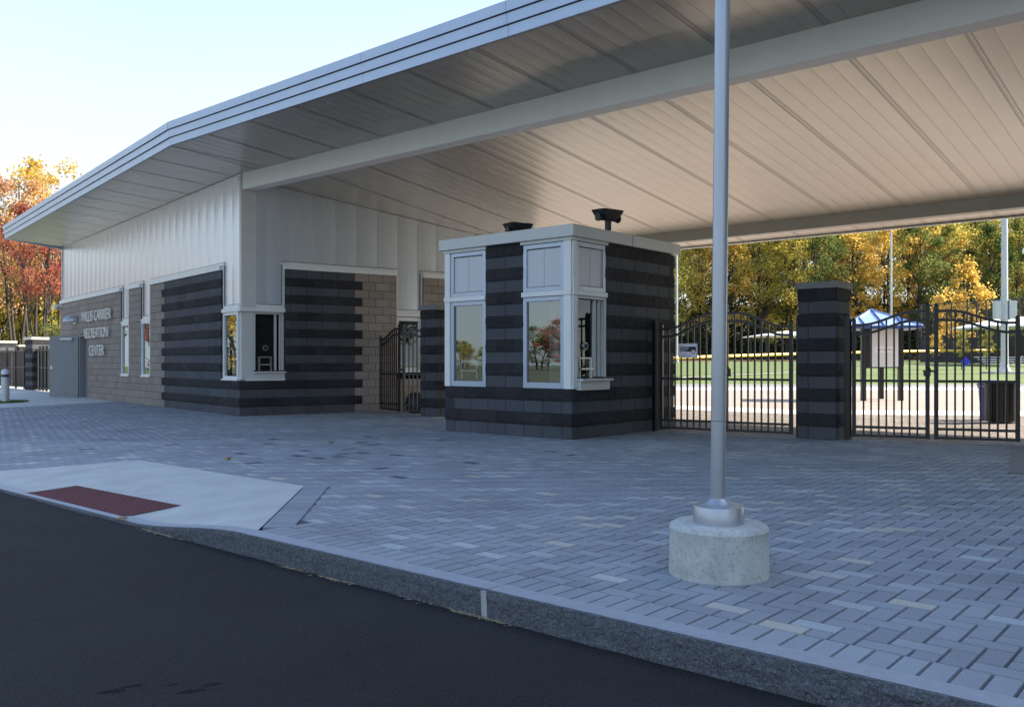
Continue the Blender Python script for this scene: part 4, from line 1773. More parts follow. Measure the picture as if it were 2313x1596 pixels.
bed = MB()
bsl = [.15 + .2 * k for k in range(11)] + [2.6, 4, 7, 11, 15, 19, 23, 27]
btl = [-24, -20, -16] + [-12 + .4 * k for k in range(32)] + [2, 6, 10, 14, 20, 26, 32]
for s0_, s1_ in zip(bsl[:-1], bsl[1:]):
    for t0_, t1b in zip(btl[:-1], btl[1:]):
        q = [kp(t0_, s0_), kp(t1b, s0_), kp(t1b, s1_), kp(t0_, s1_)]
        mx_, my_ = kp((t0_ + t1b) / 2, (s0_ + s1_) / 2)
        if my_ > 24 and mx_ > 0:
            continue
        bed.face([(x, y, pave_z(x, y) - .022) for x, y in q])
structure(bed.build('paving_bed', M['joint'], None, recalc=False))


def in_view(x, y):
    if y < 1.5:
        return False
    return abs(x / y) < .66


pv = MB()
prn = random.Random(11)


def paver(c, ax, ay, lx, ly, tone, zup=0.0):
    """c centre, ax, ay unit axes, lx, ly full sizes"""
    hx, hy = lx / 2 - .0048, ly / 2 - .0026
    bv = .003
    dz = prn.uniform(-.0007, .0007)
    tx_, ty_ = prn.uniform(-.004, .004), prn.uniform(-.004, .004)

    def P(u, v, z):
        X_, Y_ = c[0] + ax[0] * u + ay[0] * v, c[1] + ax[1] * u + ay[1] * v
        return (X_, Y_, z + dz + zup + pave_z(X_, Y_) + tx_ * u + ty_ * v)
    T = [P(-hx + bv, -hy + bv, 0), P(hx - bv, -hy + bv, 0), P(hx - bv, hy - bv, 0), P(-hx + bv, hy - bv, 0)]
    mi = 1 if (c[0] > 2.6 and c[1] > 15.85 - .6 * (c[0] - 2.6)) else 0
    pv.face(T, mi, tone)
    if c[1] < 14:
        B = [P(-hx, -hy, -.022), P(hx, -hy, -.022), P(hx, hy, -.022), P(-hx, hy, -.022)]
        for k in range(4):
            l = (k + 1) % 4
            pv.face([B[k], B[l], T[l], T[k]], 0, tone)


PWd = .115
s_start = .15 + .232
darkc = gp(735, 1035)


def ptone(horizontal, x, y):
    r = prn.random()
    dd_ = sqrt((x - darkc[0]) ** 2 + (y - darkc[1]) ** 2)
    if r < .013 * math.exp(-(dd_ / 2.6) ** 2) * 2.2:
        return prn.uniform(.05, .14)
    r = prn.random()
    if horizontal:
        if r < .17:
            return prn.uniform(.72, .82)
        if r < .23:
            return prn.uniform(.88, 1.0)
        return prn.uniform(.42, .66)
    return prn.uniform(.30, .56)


# soldier course along the kerb
n_s = int(14 / PWd)
t_s0 = -.13
for k in range(n_s):
    tq = t_s0 + PWd * (k + .5)
    c_ = kp(tq, .15 + .116)
    if in_view(*c_):
        paver(c_, E, R, PWd, .230, prn.uniform(.5, .7))
# soldier strip along the flank of the ramp
ea, eb = Vector(kp(-.14, .15)), Vector((-2.09, 8.80))
ed = (eb - ea)
el = ed.length
edn = ed.normalized()
eo = Vector((edn.y, -edn.x))
if eo.x < 0:
    eo = -eo
k = 0
while (k + 1) * PWd < el + .02:
    c_ = ea + edn * (PWd * (k + .5)) + eo * .125
    if (c_.x - KB[0]) * R[0] + (c_.y - KB[1]) * R[1] > .29:
        paver((c_.x, c_.y), (eo.x, eo.y), (edn.x, edn.y), .245, PWd, prn.uniform(.4, .6), .0025)
    k += 1


jl = MB()
for k in range(14):
    p0_ = ea + edn * (.3 + (el - .3) * k / 14) + eo * .25
    p1_2 = ea + edn * (.3 + (el - .3) * (k + 1) / 14) + eo * .25
    jl.face([(p0_.x, p0_.y, pave_z(p0_.x, p0_.y) + .0035), (p1_2.x, p1_2.y, pave_z(p1_2.x, p1_2.y) + .0035),
             (p1_2.x + eo.x * .007, p1_2.y + eo.y * .007, pave_z(p1_2.x, p1_2.y) + .0035), (p0_.x + eo.x * .007, p0_.y + eo.y * .007, pave_z(p0_.x, p0_.y) + .0035)])
structure(jl.build('paving_joint', M['joint'], None, recalc=False))


def near_strip(x, y):
    v = Vector((x, y)) - ea
    return .2 < v.dot(edn) < el - .05 and -.3 < v.dot(eo) < .20


booth_poly = [bxy(.1, .1), bxy(BW - .1, .1), bxy(BW - .1, BD - .1), bxy(.1, BD - .1)]
pole_c = (px_, py_)
for i in range(-245, 200):
    for j in range(0, 260):
        m4 = (i - j) % 4
        if m4 == 0:
            cx_, cy_ = (i + 1) * PWd, (j + .5) * PWd
            hz = True
        elif m4 == 2:
            cx_, cy_ = (i + .5) * PWd, (j + 0) * PWd
            hz = False
        else:
            continue
        if not hz and j == 0:
            c_ = kp(cx_, s_start + PWd / 2)
            if in_view(*c_) and inside(plaza_poly, *c_) and not near_strip(*c_):
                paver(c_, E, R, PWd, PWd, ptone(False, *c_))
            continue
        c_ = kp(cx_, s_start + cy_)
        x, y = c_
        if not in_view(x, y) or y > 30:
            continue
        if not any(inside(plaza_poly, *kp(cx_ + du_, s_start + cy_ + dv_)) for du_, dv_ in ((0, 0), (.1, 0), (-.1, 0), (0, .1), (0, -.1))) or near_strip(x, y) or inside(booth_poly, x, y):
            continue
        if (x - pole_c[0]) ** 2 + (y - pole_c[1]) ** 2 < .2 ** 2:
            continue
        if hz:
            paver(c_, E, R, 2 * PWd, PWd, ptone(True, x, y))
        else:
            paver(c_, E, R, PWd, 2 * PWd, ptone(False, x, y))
structure(pv.build('plaza_paving', [M['paver'], M['sun_tint_paver']], None, tone=True, recalc=False))
pd_ = MB()
pd_.sheet(pad, .0045)
structure(pd_.build('gate_pad', mat('pad_concrete', (.20, .20, .21), .9, (.24, .24, .25), 3, bump=.2), None, recalc=False))

# concrete apron by the door and out to the fence
ap = MB()
ap.sheet([(-12.5, 27.4), (-13.9, 23.7), (-20, 21), (-40, 30), (-40, 52), (-22, 52), (-16, 40), (-9, 30)], -.002)
structure(ap.build('apron_pavement', M['concrete'], None, recalc=False))

# sunlit plaza, bands, path behind the gates
pz = MB()
pz.sheet([(-9, 30), (-1, 26.5), (4.3, 23.1), (6.7, 20.9), (11.6, 20.2), (30, 20.5), (40, 30), (40, 43.5), (2, 43.5), (-6, 40)], -.003)
structure(pz.build('inner_plaza', M['concrete_sun'], None, recalc=False))
pz = MB()
pz.sheet([(-1, 26.6), (4.3, 23.2), (6.7, 21.0), (11.6, 20.3), (30, 20.6), (30, 22.5), (11.6, 22.3), (7.2, 23.0), (5, 25.0), (-.5, 29)], .001)
pz.sheet([(2, 38.5), (40, 38.5), (40, 43), (2, 43)], .001)
structure(pz.build('plaza_band', M['concrete_band'], None, recalc=False))
pz = MB()
pz.sheet([(-6, 43.2), (45, 43.2), (45, 50.2), (-6, 50.2)], .0)
structure(pz.build('path', M['old_asphalt'], None, recalc=False))
# thin white edge of the playing field climbing the lawn
ed_ = MB()


def drape(mb, pts, w, up=.02, n=10):
    for (x0, y0), (x1, y1) in zip(pts[:-1], pts[1:]):
        d = Vector((x1 - x0, y1 - y0)).normalized()
        nn = Vector((-d.y, d.x)) * w / 2
        for k in range(n):
            u0, u1 = k / n, (k + 1) / n
            ax_, ay_ = x0 + (x1 - x0) * u0, y0 + (y1 - y0) * u0
            bx_, by_ = x0 + (x1 - x0) * u1, y0 + (y1 - y0) * u1
            mb.face([(p_[0], p_[1], ground_z(*p_) + up) for p_ in ((ax_ - nn.x, ay_ - nn.y), (bx_ - nn.x, by_ - nn.y), (bx_ + nn.x, by_ + nn.y), (ax_ + nn.x, ay_ + nn.y))])


drape(ed_, [(x_, y_ - .1) for x_, y_ in ((8.1, 50.5), (9.46, 51.3), (18.74, 58.8), (32.1, 71.7), (48.5, 83))], .3, .03)
structure(ed_.build('field_edging', M['concrete_band'], None, recalc=False))
dt_ = MB()
FP = [(20, 155), (27.4, 148), (29.5, 99), (33, 73), (35, 61), (42, 60)]
drape(dt_, [(8, 104), (30, 108), (60, 112)], 9, .05)
structure(dt_.build('warning_track', M['dirt'], None, recalc=False))

st_ = MB()
rs_ = random.Random(9)
for (xc, yc, rx, ry) in ((xa(295, 3.9), 3.72, .055, .03), (xa(325, 3.9), 3.78, .05, .02), (xa(390, 3.8), 3.80, .03, .015), (xa(445, 3.8), 3.72, .06, .022), (xa(480, 3.8), 3.80, .04, .015)):
    pts_ = []
    for k in range(22):
        a_ = 2 * pi * k / 22
        q_ = rs_.uniform(.55, 1.2)
        pts_.append((xc + rx * q_ * cos(a_) + .3 * ry * sin(a_), yc + ry * q_ * sin(a_) + .3 * rx * cos(a_), -.1485))
    for k in range(22):
        st_.face([(xc, yc, -.1485), pts_[k], pts_[(k + 1) % 22]])
structure(st_.build('road_stain', mat('oil_stain', (.0098, .0103, .0118), .95, (.017, .0175, .0195), 60, spec=.15), None, recalc=False))

# litter at the kerb foot
dg_ = MB()
rl = random.Random(5)
for tc_, n_ in ((-1.45, 70), (-1.2, 40), (.55, 60), (1.0, 90), (2.2, 90), (2.35, 40), (-1.0, 25), (1.7, 12)):
    for k in range(n_):
        t_ = tc_ + rl.gauss(0, .09)
        s_ = -.018 - abs(rl.gauss(0, .014))
        x, y = kp(t_, s_)
        a_ = radians(-40.8) + rl.gauss(0, .6)
        l_ = rl.uniform(.008, .028)
        w_ = rl.uniform(.0012, .003)
        z = -.1495 + rl.uniform(.001, .010)
        dx, dy = cos(a_) * l_, sin(a_) * l_
        ex, ey = -sin(a_) * w_, cos(a_) * w_
        dg_.face([(x - dx - ex, y - dy - ey, z), (x + dx - ex, y + dy - ey, z + rl.uniform(-.002, .006)), (x + dx + ex, y + dy + ey, z + .002), (x - dx + ex, y - dy + ey, z)])
o = dg_.build('grass_litter', M['drygrass'], None, recalc=False)
o['kind'] = 'stuff'
o['label'] = 'dry grass clippings gathered at the foot of the kerb'
o['category'] = 'litter'


def fallen_leaf(x, y, z, s, label, seed):
    m = MB()
    r_ = random.Random(seed)
    pts = []
    n_ = 15
    for k in range(n_):
        a_ = 2 * pi * k / n_
        rad = s * (.45 + .55 * (k % 3 == 0)) * r_.uniform(.85, 1.15)
        pts.append((x + rad * cos(a_), y + rad * sin(a_), z + s * .35 * abs(sin(a_ * 1.5)) + r_.uniform(0, s * .25)))
    for k in range(n_):
        m.face([(x, y, z + .004), pts[k], pts[(k + 1) % n_]])
    o = m.build('fallen_leaf', M['leafdry'], None, recalc=False, origin=(x, y, z))
    tag(o, label, 'leaf')


x, y = gp(279.5, 1171, -.11)
fallen_leaf(x, y, rampz(x, y) + .01, .055, 'curled brown leaf on the kerb by the corner of the red mat', 1)
x, y = gp(517, 1038.5)
fallen_leaf(x, y, .004, .07, 'tan leaf lying alone on the paving behind the concrete ramp', 2)
x, y = gp(748, 1000.5)
fallen_leaf(x, y, .004, .06, 'dark leaf lying on the paving in front of the building corner', 3)

# ================================================================ LEFT SIDE: bollard, fence, piers
bx_, by_ = xa(12, 27.1), 27.1
bo = thing('bollard', 'grey round bollard with a domed top in a patch of grass at the left edge', 'bollard', (bx_, by_, 0))
m_ = MB(); m_.lathe((0, 0, 0), [(.115, 0), (.115, .78)], 24); m_.build('post', M['galv'], bo, local=True, smooth=True)
m_ = MB(); m_.lathe((0, 0, 0), [(.10, .78), (.10, .86)], 24); m_.build('louvre', M['seal'], bo, local=True, smooth=True)
m_ = MB(); m_.lathe((0, 0, 0), [(.118, .86), (.118, .93), (.105, .985), (.07, 1.02), (.01, 1.035)], 24); m_.build('dome', M['galv'], bo, local=True, smooth=True)
gpatch = MB()
r_ = random.Random(3)
for k in range(2600):
    a_ = r_.uniform(0, 2 * pi)
    rr_ = sqrt(r_.random())
    x, y = bx_ + .62 * rr_ * cos(a_), by_ + .9 * rr_ * sin(a_) - .1
    h_ = r_.uniform(.03, .08)
    b_ = r_.uniform(0, 2 * pi)
    gpatch.face([(x - .006 * cos(b_), y - .006 * sin(b_), 0), (x + .006 * cos(b_), y + .006 * sin(b_), 0), (x + r_.uniform(-.03, .03), y + r_.uniform(-.03, .03), h_)])
o = gpatch.build('grass_patch', M['grass'], None, recalc=False)
o['kind'] = 'stuff'

# screen fence from the building end to the left
fA = thing('screen_fence', 'dark brown solid screen fence with black posts left of the open door', 'fence', (W_END[0], W_END[1], 0))
fpts = [(-17.2, 34.1), (-19.5, 36.8), (-20.9, 38.6), (-23.9, 41.8), (-27.2, 45.2)]
for (x0, y0), (x1, y1) in zip(fpts[:-1], fpts[1:]):
    d_ = Vector((x1 - x0, y1 - y0)); l_ = d_.length
    fr = Frame((x0, y0), math.degrees(atan2(d_.y, d_.x)), -1)
    m_ = MB(); m_.box(fr, 0.05, l_ - .05, -.01, .01, .08, 1.78); m_.build('screen_panel', M['brownblack'], fA)
    m_ = MB()
    for z in (.12, 1.0, 1.74):
        m_ = MB()
        m_.box(fr, 0.05, l_ - .05, .012, .04, z - .025, z + .025)
        m_.build('rail', M['black'], fA)
    for k in range(3):
        m_ = MB()
        a_ = l_ * (k + .5) / 3
        m_.box(fr, a_ - .04, a_ + .04, -.03, .055, 0, 1.93)
        m_.build('fence_post', M['black'], fA)
ppx, ppy = gp(57, 880)
pier(ppx, ppy, -40.8, 'grey and dark block pier with a pale cap standing in the left screen fence', n=11, w=.80, capmat='concrete_band', capover=.06, first=1, group='piers of the left fence')
pier(xa(-12, 46), 46, -40.8, 'block pier with a pale cap cut off by the left edge of the photo', n=11, w=.75, capmat='concrete_band', capover=.06, first=1, group='piers of the left fence')
pier(xa(33, 57), 57, -40.8, 'smaller far block pier just left of the one in the left fence', n=11, w=.75, capmat='concrete_band', capover=.06, first=1, group='piers of the left fence')

# ================================================================ BEYOND THE GATES
# kiosk
kx, ky = 12.05, 28.5
kio = thing('notice_kiosk', 'three sided notice kiosk with a blue ribbed metal roof beyond the right gate', 'kiosk', (kx, ky, 0))
kpost = [(xa(1950, 28.2), 28.2), (xa(2034, 28.3), 28.3), (xa(1990, 29.6), 29.6)]
for x, y in kpost:
    m_ = MB(); m_.box(Frame((x, y), 0, 1), -.07, .07, -.07, .07, 0, 2.5)
    m_.build('post', M['black'], kio)
for (p, q) in ((0, 1), (0, 2), (1, 2)):
    x0, y0 = kpost[p]; x1, y1 = kpost[q]
    d_ = Vector((x1 - x0, y1 - y0)); l_ = d_.length
    fr = Frame((x0, y0), math.degrees(atan2(d_.y, d_.x)), 1)
    m_ = MB(); m_.box(fr, .075, l_ - .075, -.05, .03, 1.05, 2.40); m_.build('board', M['black'], kio)
    if (p, q) == (0, 1):
        m_ = MB()
        a0, a1 = fr.t(1964), fr.t(2027)
        m_.box(fr, a0, a1, .032, .06, 1.09, 2.34)
        cse = m_.build('poster_case', M['white'], kio)
        m_ = MB(); m_.box(fr, a0 + .05, a1 - .08, .061, .064, 1.15, 2.28); m_.build('poster', M['paper'], cse)
        m_ = MB(); m_.box(fr, a0 + .15, a1 - .13, .065, .068, 1.54, 1.74); m_.build('label_strip', M['fabric'], cse)
        text_mesh('Your Team Here', .105, .001, M['signred'], 'lettering', cse, lambda x, y, z: fr.w((a0 + a1) / 2 + .01 + x, .0695 + z, 1.61 + y), xs=.72)
rf = MB()
hw, ze, zp = 1.12, 2.40, 2.97
ck = (kx, ky + .25)
rk = [(ck[0] + hw * a_, ck[1] + hw * b_, ze) for a_, b_ in ((-1, -1), (1, -1), (1, 1), (-1, 1))]
ap_ = (ck[0] - .25, ck[1], zp)
rot_ = radians(-14)
rk = [(ck[0] + (x - ck[0]) * cos(rot_) - (y - ck[1]) * sin(rot_), ck[1] + (x - ck[0]) * sin(rot_) + (y - ck[1]) * cos(rot_), z) for x, y, z in rk]
for k in range(4):
    a_, b_ = rk[k], rk[(k + 1) % 4]
    rf.face([a_, b_, ap_])
    rf.face([a_, b_, (b_[0], b_[1], ze - .09), (a_[0], a_[1], ze - .09)], 1)
rf.face([(x, y, z - .09) for x, y, z in rk], 1)
rfo = rf.build('roof', [M['blueroof'], M['bluerib']], kio)
rb_ = MB()
for k in range(4):
    a_, b_ = Vector(rk[k]), Vector(rk[(k + 1) % 4])
    ap2 = Vector(ap_)
    rb_.tube(a_, ap2, .035, .03, 6, 0)
    for u in (.25, .5, .75):
        e0_ = a_.lerp(b_, u)
        # rib runs up the slope until it meets the hip
        e1_ = e0_.lerp(ap2, 1 - abs(u - .5) * 2 * .999) if u != .5 else ap2
        dirv = ap2 - (a_ + b_) / 2
        lim = (1 - abs(u - .5) * 2)
        e1_ = e0_ + dirv * lim
        rb_.tube(e0_ + Vector((0, 0, .02)), e1_ + Vector((0, 0, .02)), .022, .022, 6, 1)
rb_.build('roof_rib', [M['blueroof'], M['bluerib']], rfo)

# bins
bnx, bny = 10.05, 17.95
bn = thing('litter_bin', 'large black slatted litter bin behind the right gate', 'litter bin', (bnx, bny, 0))
m_ = MB()
for k in range(30):
    a_ = 2 * pi * k / 30
    fr = Frame((.30 * cos(a_), .30 * sin(a_)), math.degrees(a_) + 90, 1)
    m_.box(fr, -.022, .022, -.006, .006, .04, .80)
m_.build('slats', M['black'], bn, local=True)
m_ = MB()
m_.lathe((0, 0, 0), [(.285, .04), (.285, .8)], 24)
m_.build('liner', M['blackplastic'], bn, local=True, smooth=True)
m_ = MB()
m_.lathe((0, 0, 0), [(.30, .78), (.335, .80), (.335, .84), (.27, .86), (.2, .87)], 30)
m_.lathe((0, 0, 0), [(.31, .03), (.31, .07)], 30)
m_.build('rim', M['black'], bn, local=True, smooth=True)
bn2 = thing('recycling_bin', 'round blue recycling bin tucked behind the black slatted bin', 'recycling bin', (10.27, 18.75, 0))
m_ = MB(); m_.lathe((0, 0, 0), [(.19, 0), (.24, .68), (.26, .69), (.26, .72)], 24); m_.build('body', M['bluebin'], bn2, local=True, smooth=True)
m_ = MB(); m_.lathe((0, 0, 0), [(.27, .74), (.27, .78), (.18, .85), (.02, .87)], 24); m_.build('lid', M['bluebin'], bn2, local=True, smooth=True)
m_ = MB(); m_.lathe((0, 0, 0), [(.262, .72), (.262, .742)], 24); m_.build('band', M['fabric'], bn2, local=True, smooth=True)

# big sports light pole with boxes
sx_, sy_ = xa(2269, 57), 57
zg = ground_z(sx_, sy_)
sp_ = thing('sports_light_pole', 'thick galvanised lighting mast with grey boxes on its side beyond the right gate', 'light pole', (sx_, sy_, zg))
m_ = MB(); m_.tube((0, 0, .35), (0, 0, 17), .23, .15, 16); m_.build('mast', M['galv'], sp_, local=True, smooth=True)
m_ = MB(); m_.lathe((0, 0, 0), [(.36, .12), (.36, .2), (.25, .5), (.23, .55)], 16); m_.build('flange', M['galv'], sp_, local=True, smooth=True)
m_ = MB(); m_.box(Frame((0, 0), 0, 1), -1.1, 1.1, -.8, .8, -.3, .14); m_.build('plinth', M['concrete_band'], sp_, local=True)
m_ = MB()
for sgn_ in (-1, 1):
    m_.box(Frame((0, 0), 0, 1), sgn_ * .48 - .22, sgn_ * .48 + .22, -.15, .2, 3.55, 4.72)
    m_.box(Frame((0, 0), 0, 1), sgn_ * .23 - .04, sgn_ * .23 + .04, -.12, .25, 3.5, 4.8)
m_.build('control_box', M['galv'], sp_, local=True, bevel=.02)

for x_p, Yp_, r_p, lab in ((2013, 88, .11, 'thin pale mast rising above the kiosk in front of the trees'), (1529, 84, .11, 'thin pale mast just right of the booth wall in front of the trees')):
    x, y = xa(x_p, Yp_), Yp_
    m_ = MB(); m_.tube((0, 0, 0), (0, 0, 19), r_p, r_p * .7, 10)
    m_.tube((0, 0, .0), (0, 0, .5), r_p * 1.6, r_p * 1.4, 10)
    o = m_.build('mast', M['galv'], None, smooth=True, local=True)
    o.location = (x, y, ground_z(x, y))
    tag(o, lab, 'mast')

# street lamp head peeking in at the right edge
sl2x, sl2y = xa(2322, 47), 47
slp = thing('street_lamp', 'pale globe lamp on a pole at the right edge beside the lighting mast', 'lamp', (sl2x, sl2y, -.05))
m_ = MB(); m_.tube((.5, 0, 0), (.5, 0, 7.2), .08, .06, 10); m_.tube((.5, 0, 7.15), (.0, 0, 7.35), .04, .04, 8); m_.build('pole', M['galv'], slp, local=True)
m_ = MB(); m_.lathe((-.05, 0, 7.05), [(.03, 0), (.2, .08), (.24, .2), (.18, .36), (.05, .42)], 14); m_.build('globe', M['white'], slp, local=True, smooth=True)

# fabric shelters
def shelter(xc, yc, hw_, ze_, zp_, label, posts=True):
    zg_ = ground_z(xc, yc)
    o = thing('shade_shelter', label, 'shelter', (xc, yc, zg_), 0, 'white topped shade shelters')
    m = MB()
    c_ = [(-hw_, -hw_, ze_), (hw_, -hw_, ze_), (hw_, hw_, ze_), (-hw_, hw_, ze_)]
    for k in range(4):
        m.face([c_[k], c_[(k + 1) % 4], (0, 0, zp_)])
        a_, b_ = c_[k], c_[(k + 1) % 4]
        m.face([a_, b_, (b_[0], b_[1], b_[2] - .12), (a_[0], a_[1], a_[2] - .12)])
    m.build('canopy', M['fabric'], o, local=True)
    for a_, b_ in ((-1, -1), (1, -1), (1, 1), (-1, 1)):
        m = MB()
        m.tube((a_ * hw_ * .8, b_ * hw_ * .8, 0), (a_ * hw_ * .8, b_ * hw_ * .8, ze_), .08, .08, 8)
        m.build('post', M['black'], o, local=True)
    return o


gz = ground_z(0, 75)
shelter(xa(2285, 75), 75, 3.4, 4.26 - gz, 5.25 - gz, 'bright white shelter roof behind the lighting mast at the right edge')
shelter(xa(1775, 100), 100, 3.9, 3.85 - gz, 4.45 - gz, 'distant pale shelter roof seen just left of the tall pier')

# bleachers
bl_ = thing('bleachers', 'white metal bleachers low behind the lighting mast', 'bleachers', (xa(2300, 70), 70, ground_z(0, 70)))
for k in range(4):
    m_ = MB(); m_.box(Frame((0, 0), 0, 1), -2.6, 3.4, -.15 - k * .55, .1 - k * .55, .22 + .18 * k, .27 + .18 * k)
    m_.build('seat_plank', M['fabric'], bl_, local=True)
m_ = MB()
for xx in (-2.2, -.8, .6, 2.0, 3.2):
    m_.tube((xx, .1, 0), (xx, -1.9, .85), .03, .03, 6)
    m_.tube((xx, -1.7, 0), (xx, -1.7, .8), .03, .03, 6)
    m_.tube((xx, -1.7, 0), (xx + .7, -.1, .3), .02, .02, 6)
m_.build('frame', M['galv'], bl_, local=True)

# yellow topped field fence, chain link
FF = [(xa(1480, 50.5), 50.5), (xa(1521, 51.3), 51.3), (xa(1786, 58.8), 58.8), (xa(2041, 71.7), 71.7), (xa(2310, 83), 83), (56, 92)]
of = thing('field_fence', 'chain link ball field fence with a bright yellow tube along its top, crossing the lawn', 'fence', (FF[0][0], FF[0][1], .3))
for (x0, y0), (x1, y1) in zip(FF[:-1], FF[1:]):
    z0, z1 = ground_z(x0, y0), ground_z(x1, y1)
    m_ = MB(); m_.tube((x0, y0, z0 + 1.22), (x1, y1, z1 + 1.22), .072 + .0004 * y0, .072 + .0004 * y1, 8); m_.build('top_rail', M['yellow'], of)
    ln_ = sqrt((x1 - x0) ** 2 + (y1 - y0) ** 2)
    n_ = max(1, int(ln_ / 3))
    for k in range(n_):
        u = k / n_
        x, y = x0 + (x1 - x0) * u, y0 + (y1 - y0) * u
        m_ = MB(); m_.tube((x, y, ground_z(x, y) - .05), (x, y, ground_z(x, y) + 1.2), .03, .03, 6); m_.build('fence_post', M['black'], of)
    m_ = MB()
    nw = int(ln_ / .16)
    for k in range(nw):
        for sg_ in (1, -1):
            u0 = k / nw; u1 = (k + sg_ * 4) / nw
            if not 0 <= u1 <= 1:
                continue
            a_ = (x0 + (x1 - x0) * u0, y0 + (y1 - y0) * u0); b_ = (x0 + (x1 - x0) * u1, y0 + (y1 - y0) * u1)
            za_, zb2 = z0 + (z1 - z0) * u0 + .03, z0 + (z1 - z0) * u1 + 1.16
            m_.face([(a_[0], a_[1], za_), (a_[0] + .004, a_[1], za_), (b_[0] + .004, b_[1], zb2), (b_[0], b_[1], zb2)])
            m_.face([(a_[0], a_[1] + .003, za_), (a_[0], a_[1] + .003, za_ + .006), (b_[0], b_[1] + .003, zb2 + .006), (b_[0], b_[1] + .003, zb2)])
    m_.build('chain_link', M['black'], of, recalc=False)
# line of yellow rail right across, nearer run visible through the gates
# tall backstop netting
bs = thing('backstop_fence', 'tall dark chain link backstop behind the shelter and bleachers', 'fence', (36, 84, gz))
BP = [(xa(2080, 88), 88), (xa(2185, 84), 84), (xa(2250, 81), 81), (xa(2330, 78), 78)]
for k, ((x0, y0), (x1, y1)) in enumerate(zip(BP[:-1], BP[1:])):
    d_ = Vector((x1 - x0, y1 - y0)); l_ = d_.length
    fr = Frame((x0, y0), math.degrees(atan2(d_.y, d_.x)), 1)
    m_ = MB()
    n_ = 3
    for q in range(n_ + (1 if k == 2 else 0)):
        p_ = fr.w(l_ * q / n_, 0, 0)
        m_.tube((p_[0], p_[1], gz), (p_[0], p_[1], 7.0), .07, .07, 6)
    for z in (7.0, 5.4, 3.8, 2.6):
        m_.tube(fr.w(0, 0, z), fr.w(l_, 0, z), .035, .035, 5)
    m_.build('frame', M['black'], bs)
    m_ = MB()
    a_ = 0
    while a_ < l_:
        m_.box(fr, a_, a_ + .014, 0, .014, 3.6, 7.0)
        a_ += .12
    z = 3.6
    while z < 7:
        m_.box(fr, 0, l_, .016, .03, z, z + .012)
        z += .12
    m_.build('wire_mesh', M['black'], bs)
    m_ = MB(); m_.box(fr, 0, l_, .04, .06, gz, 3.6); m_.build('wind_screen', M['brownblack'], bs)

# blue diamond sign
dx_, dy_ = xa(2181, 60), 60
dg0 = ground_z(dx_, dy_)
dsn = thing('diamond_sign', 'small bright blue diamond sign on a stake in the lawn', 'sign', (dx_, dy_, dg0))
zc0 = za(816, 60) - dg0
m_ = MB(); m_.face([(-.34, 0, zc0), (0, 0, zc0 - .34), (.34, 0, zc0), (0, 0, zc0 + .34)]); m_.face([(-.34, .02, zc0), (0, .02, zc0 - .34), (.34, .02, zc0), (0, .02, zc0 + .34)])
m_.build('plate', M['bluesign'], dsn, local=True, recalc=False)
m_ = MB(); m_.tube((0, .03, 0), (0, .03, zc0), .03, .03, 6); m_.build('stake', M['galv'], dsn, local=True)

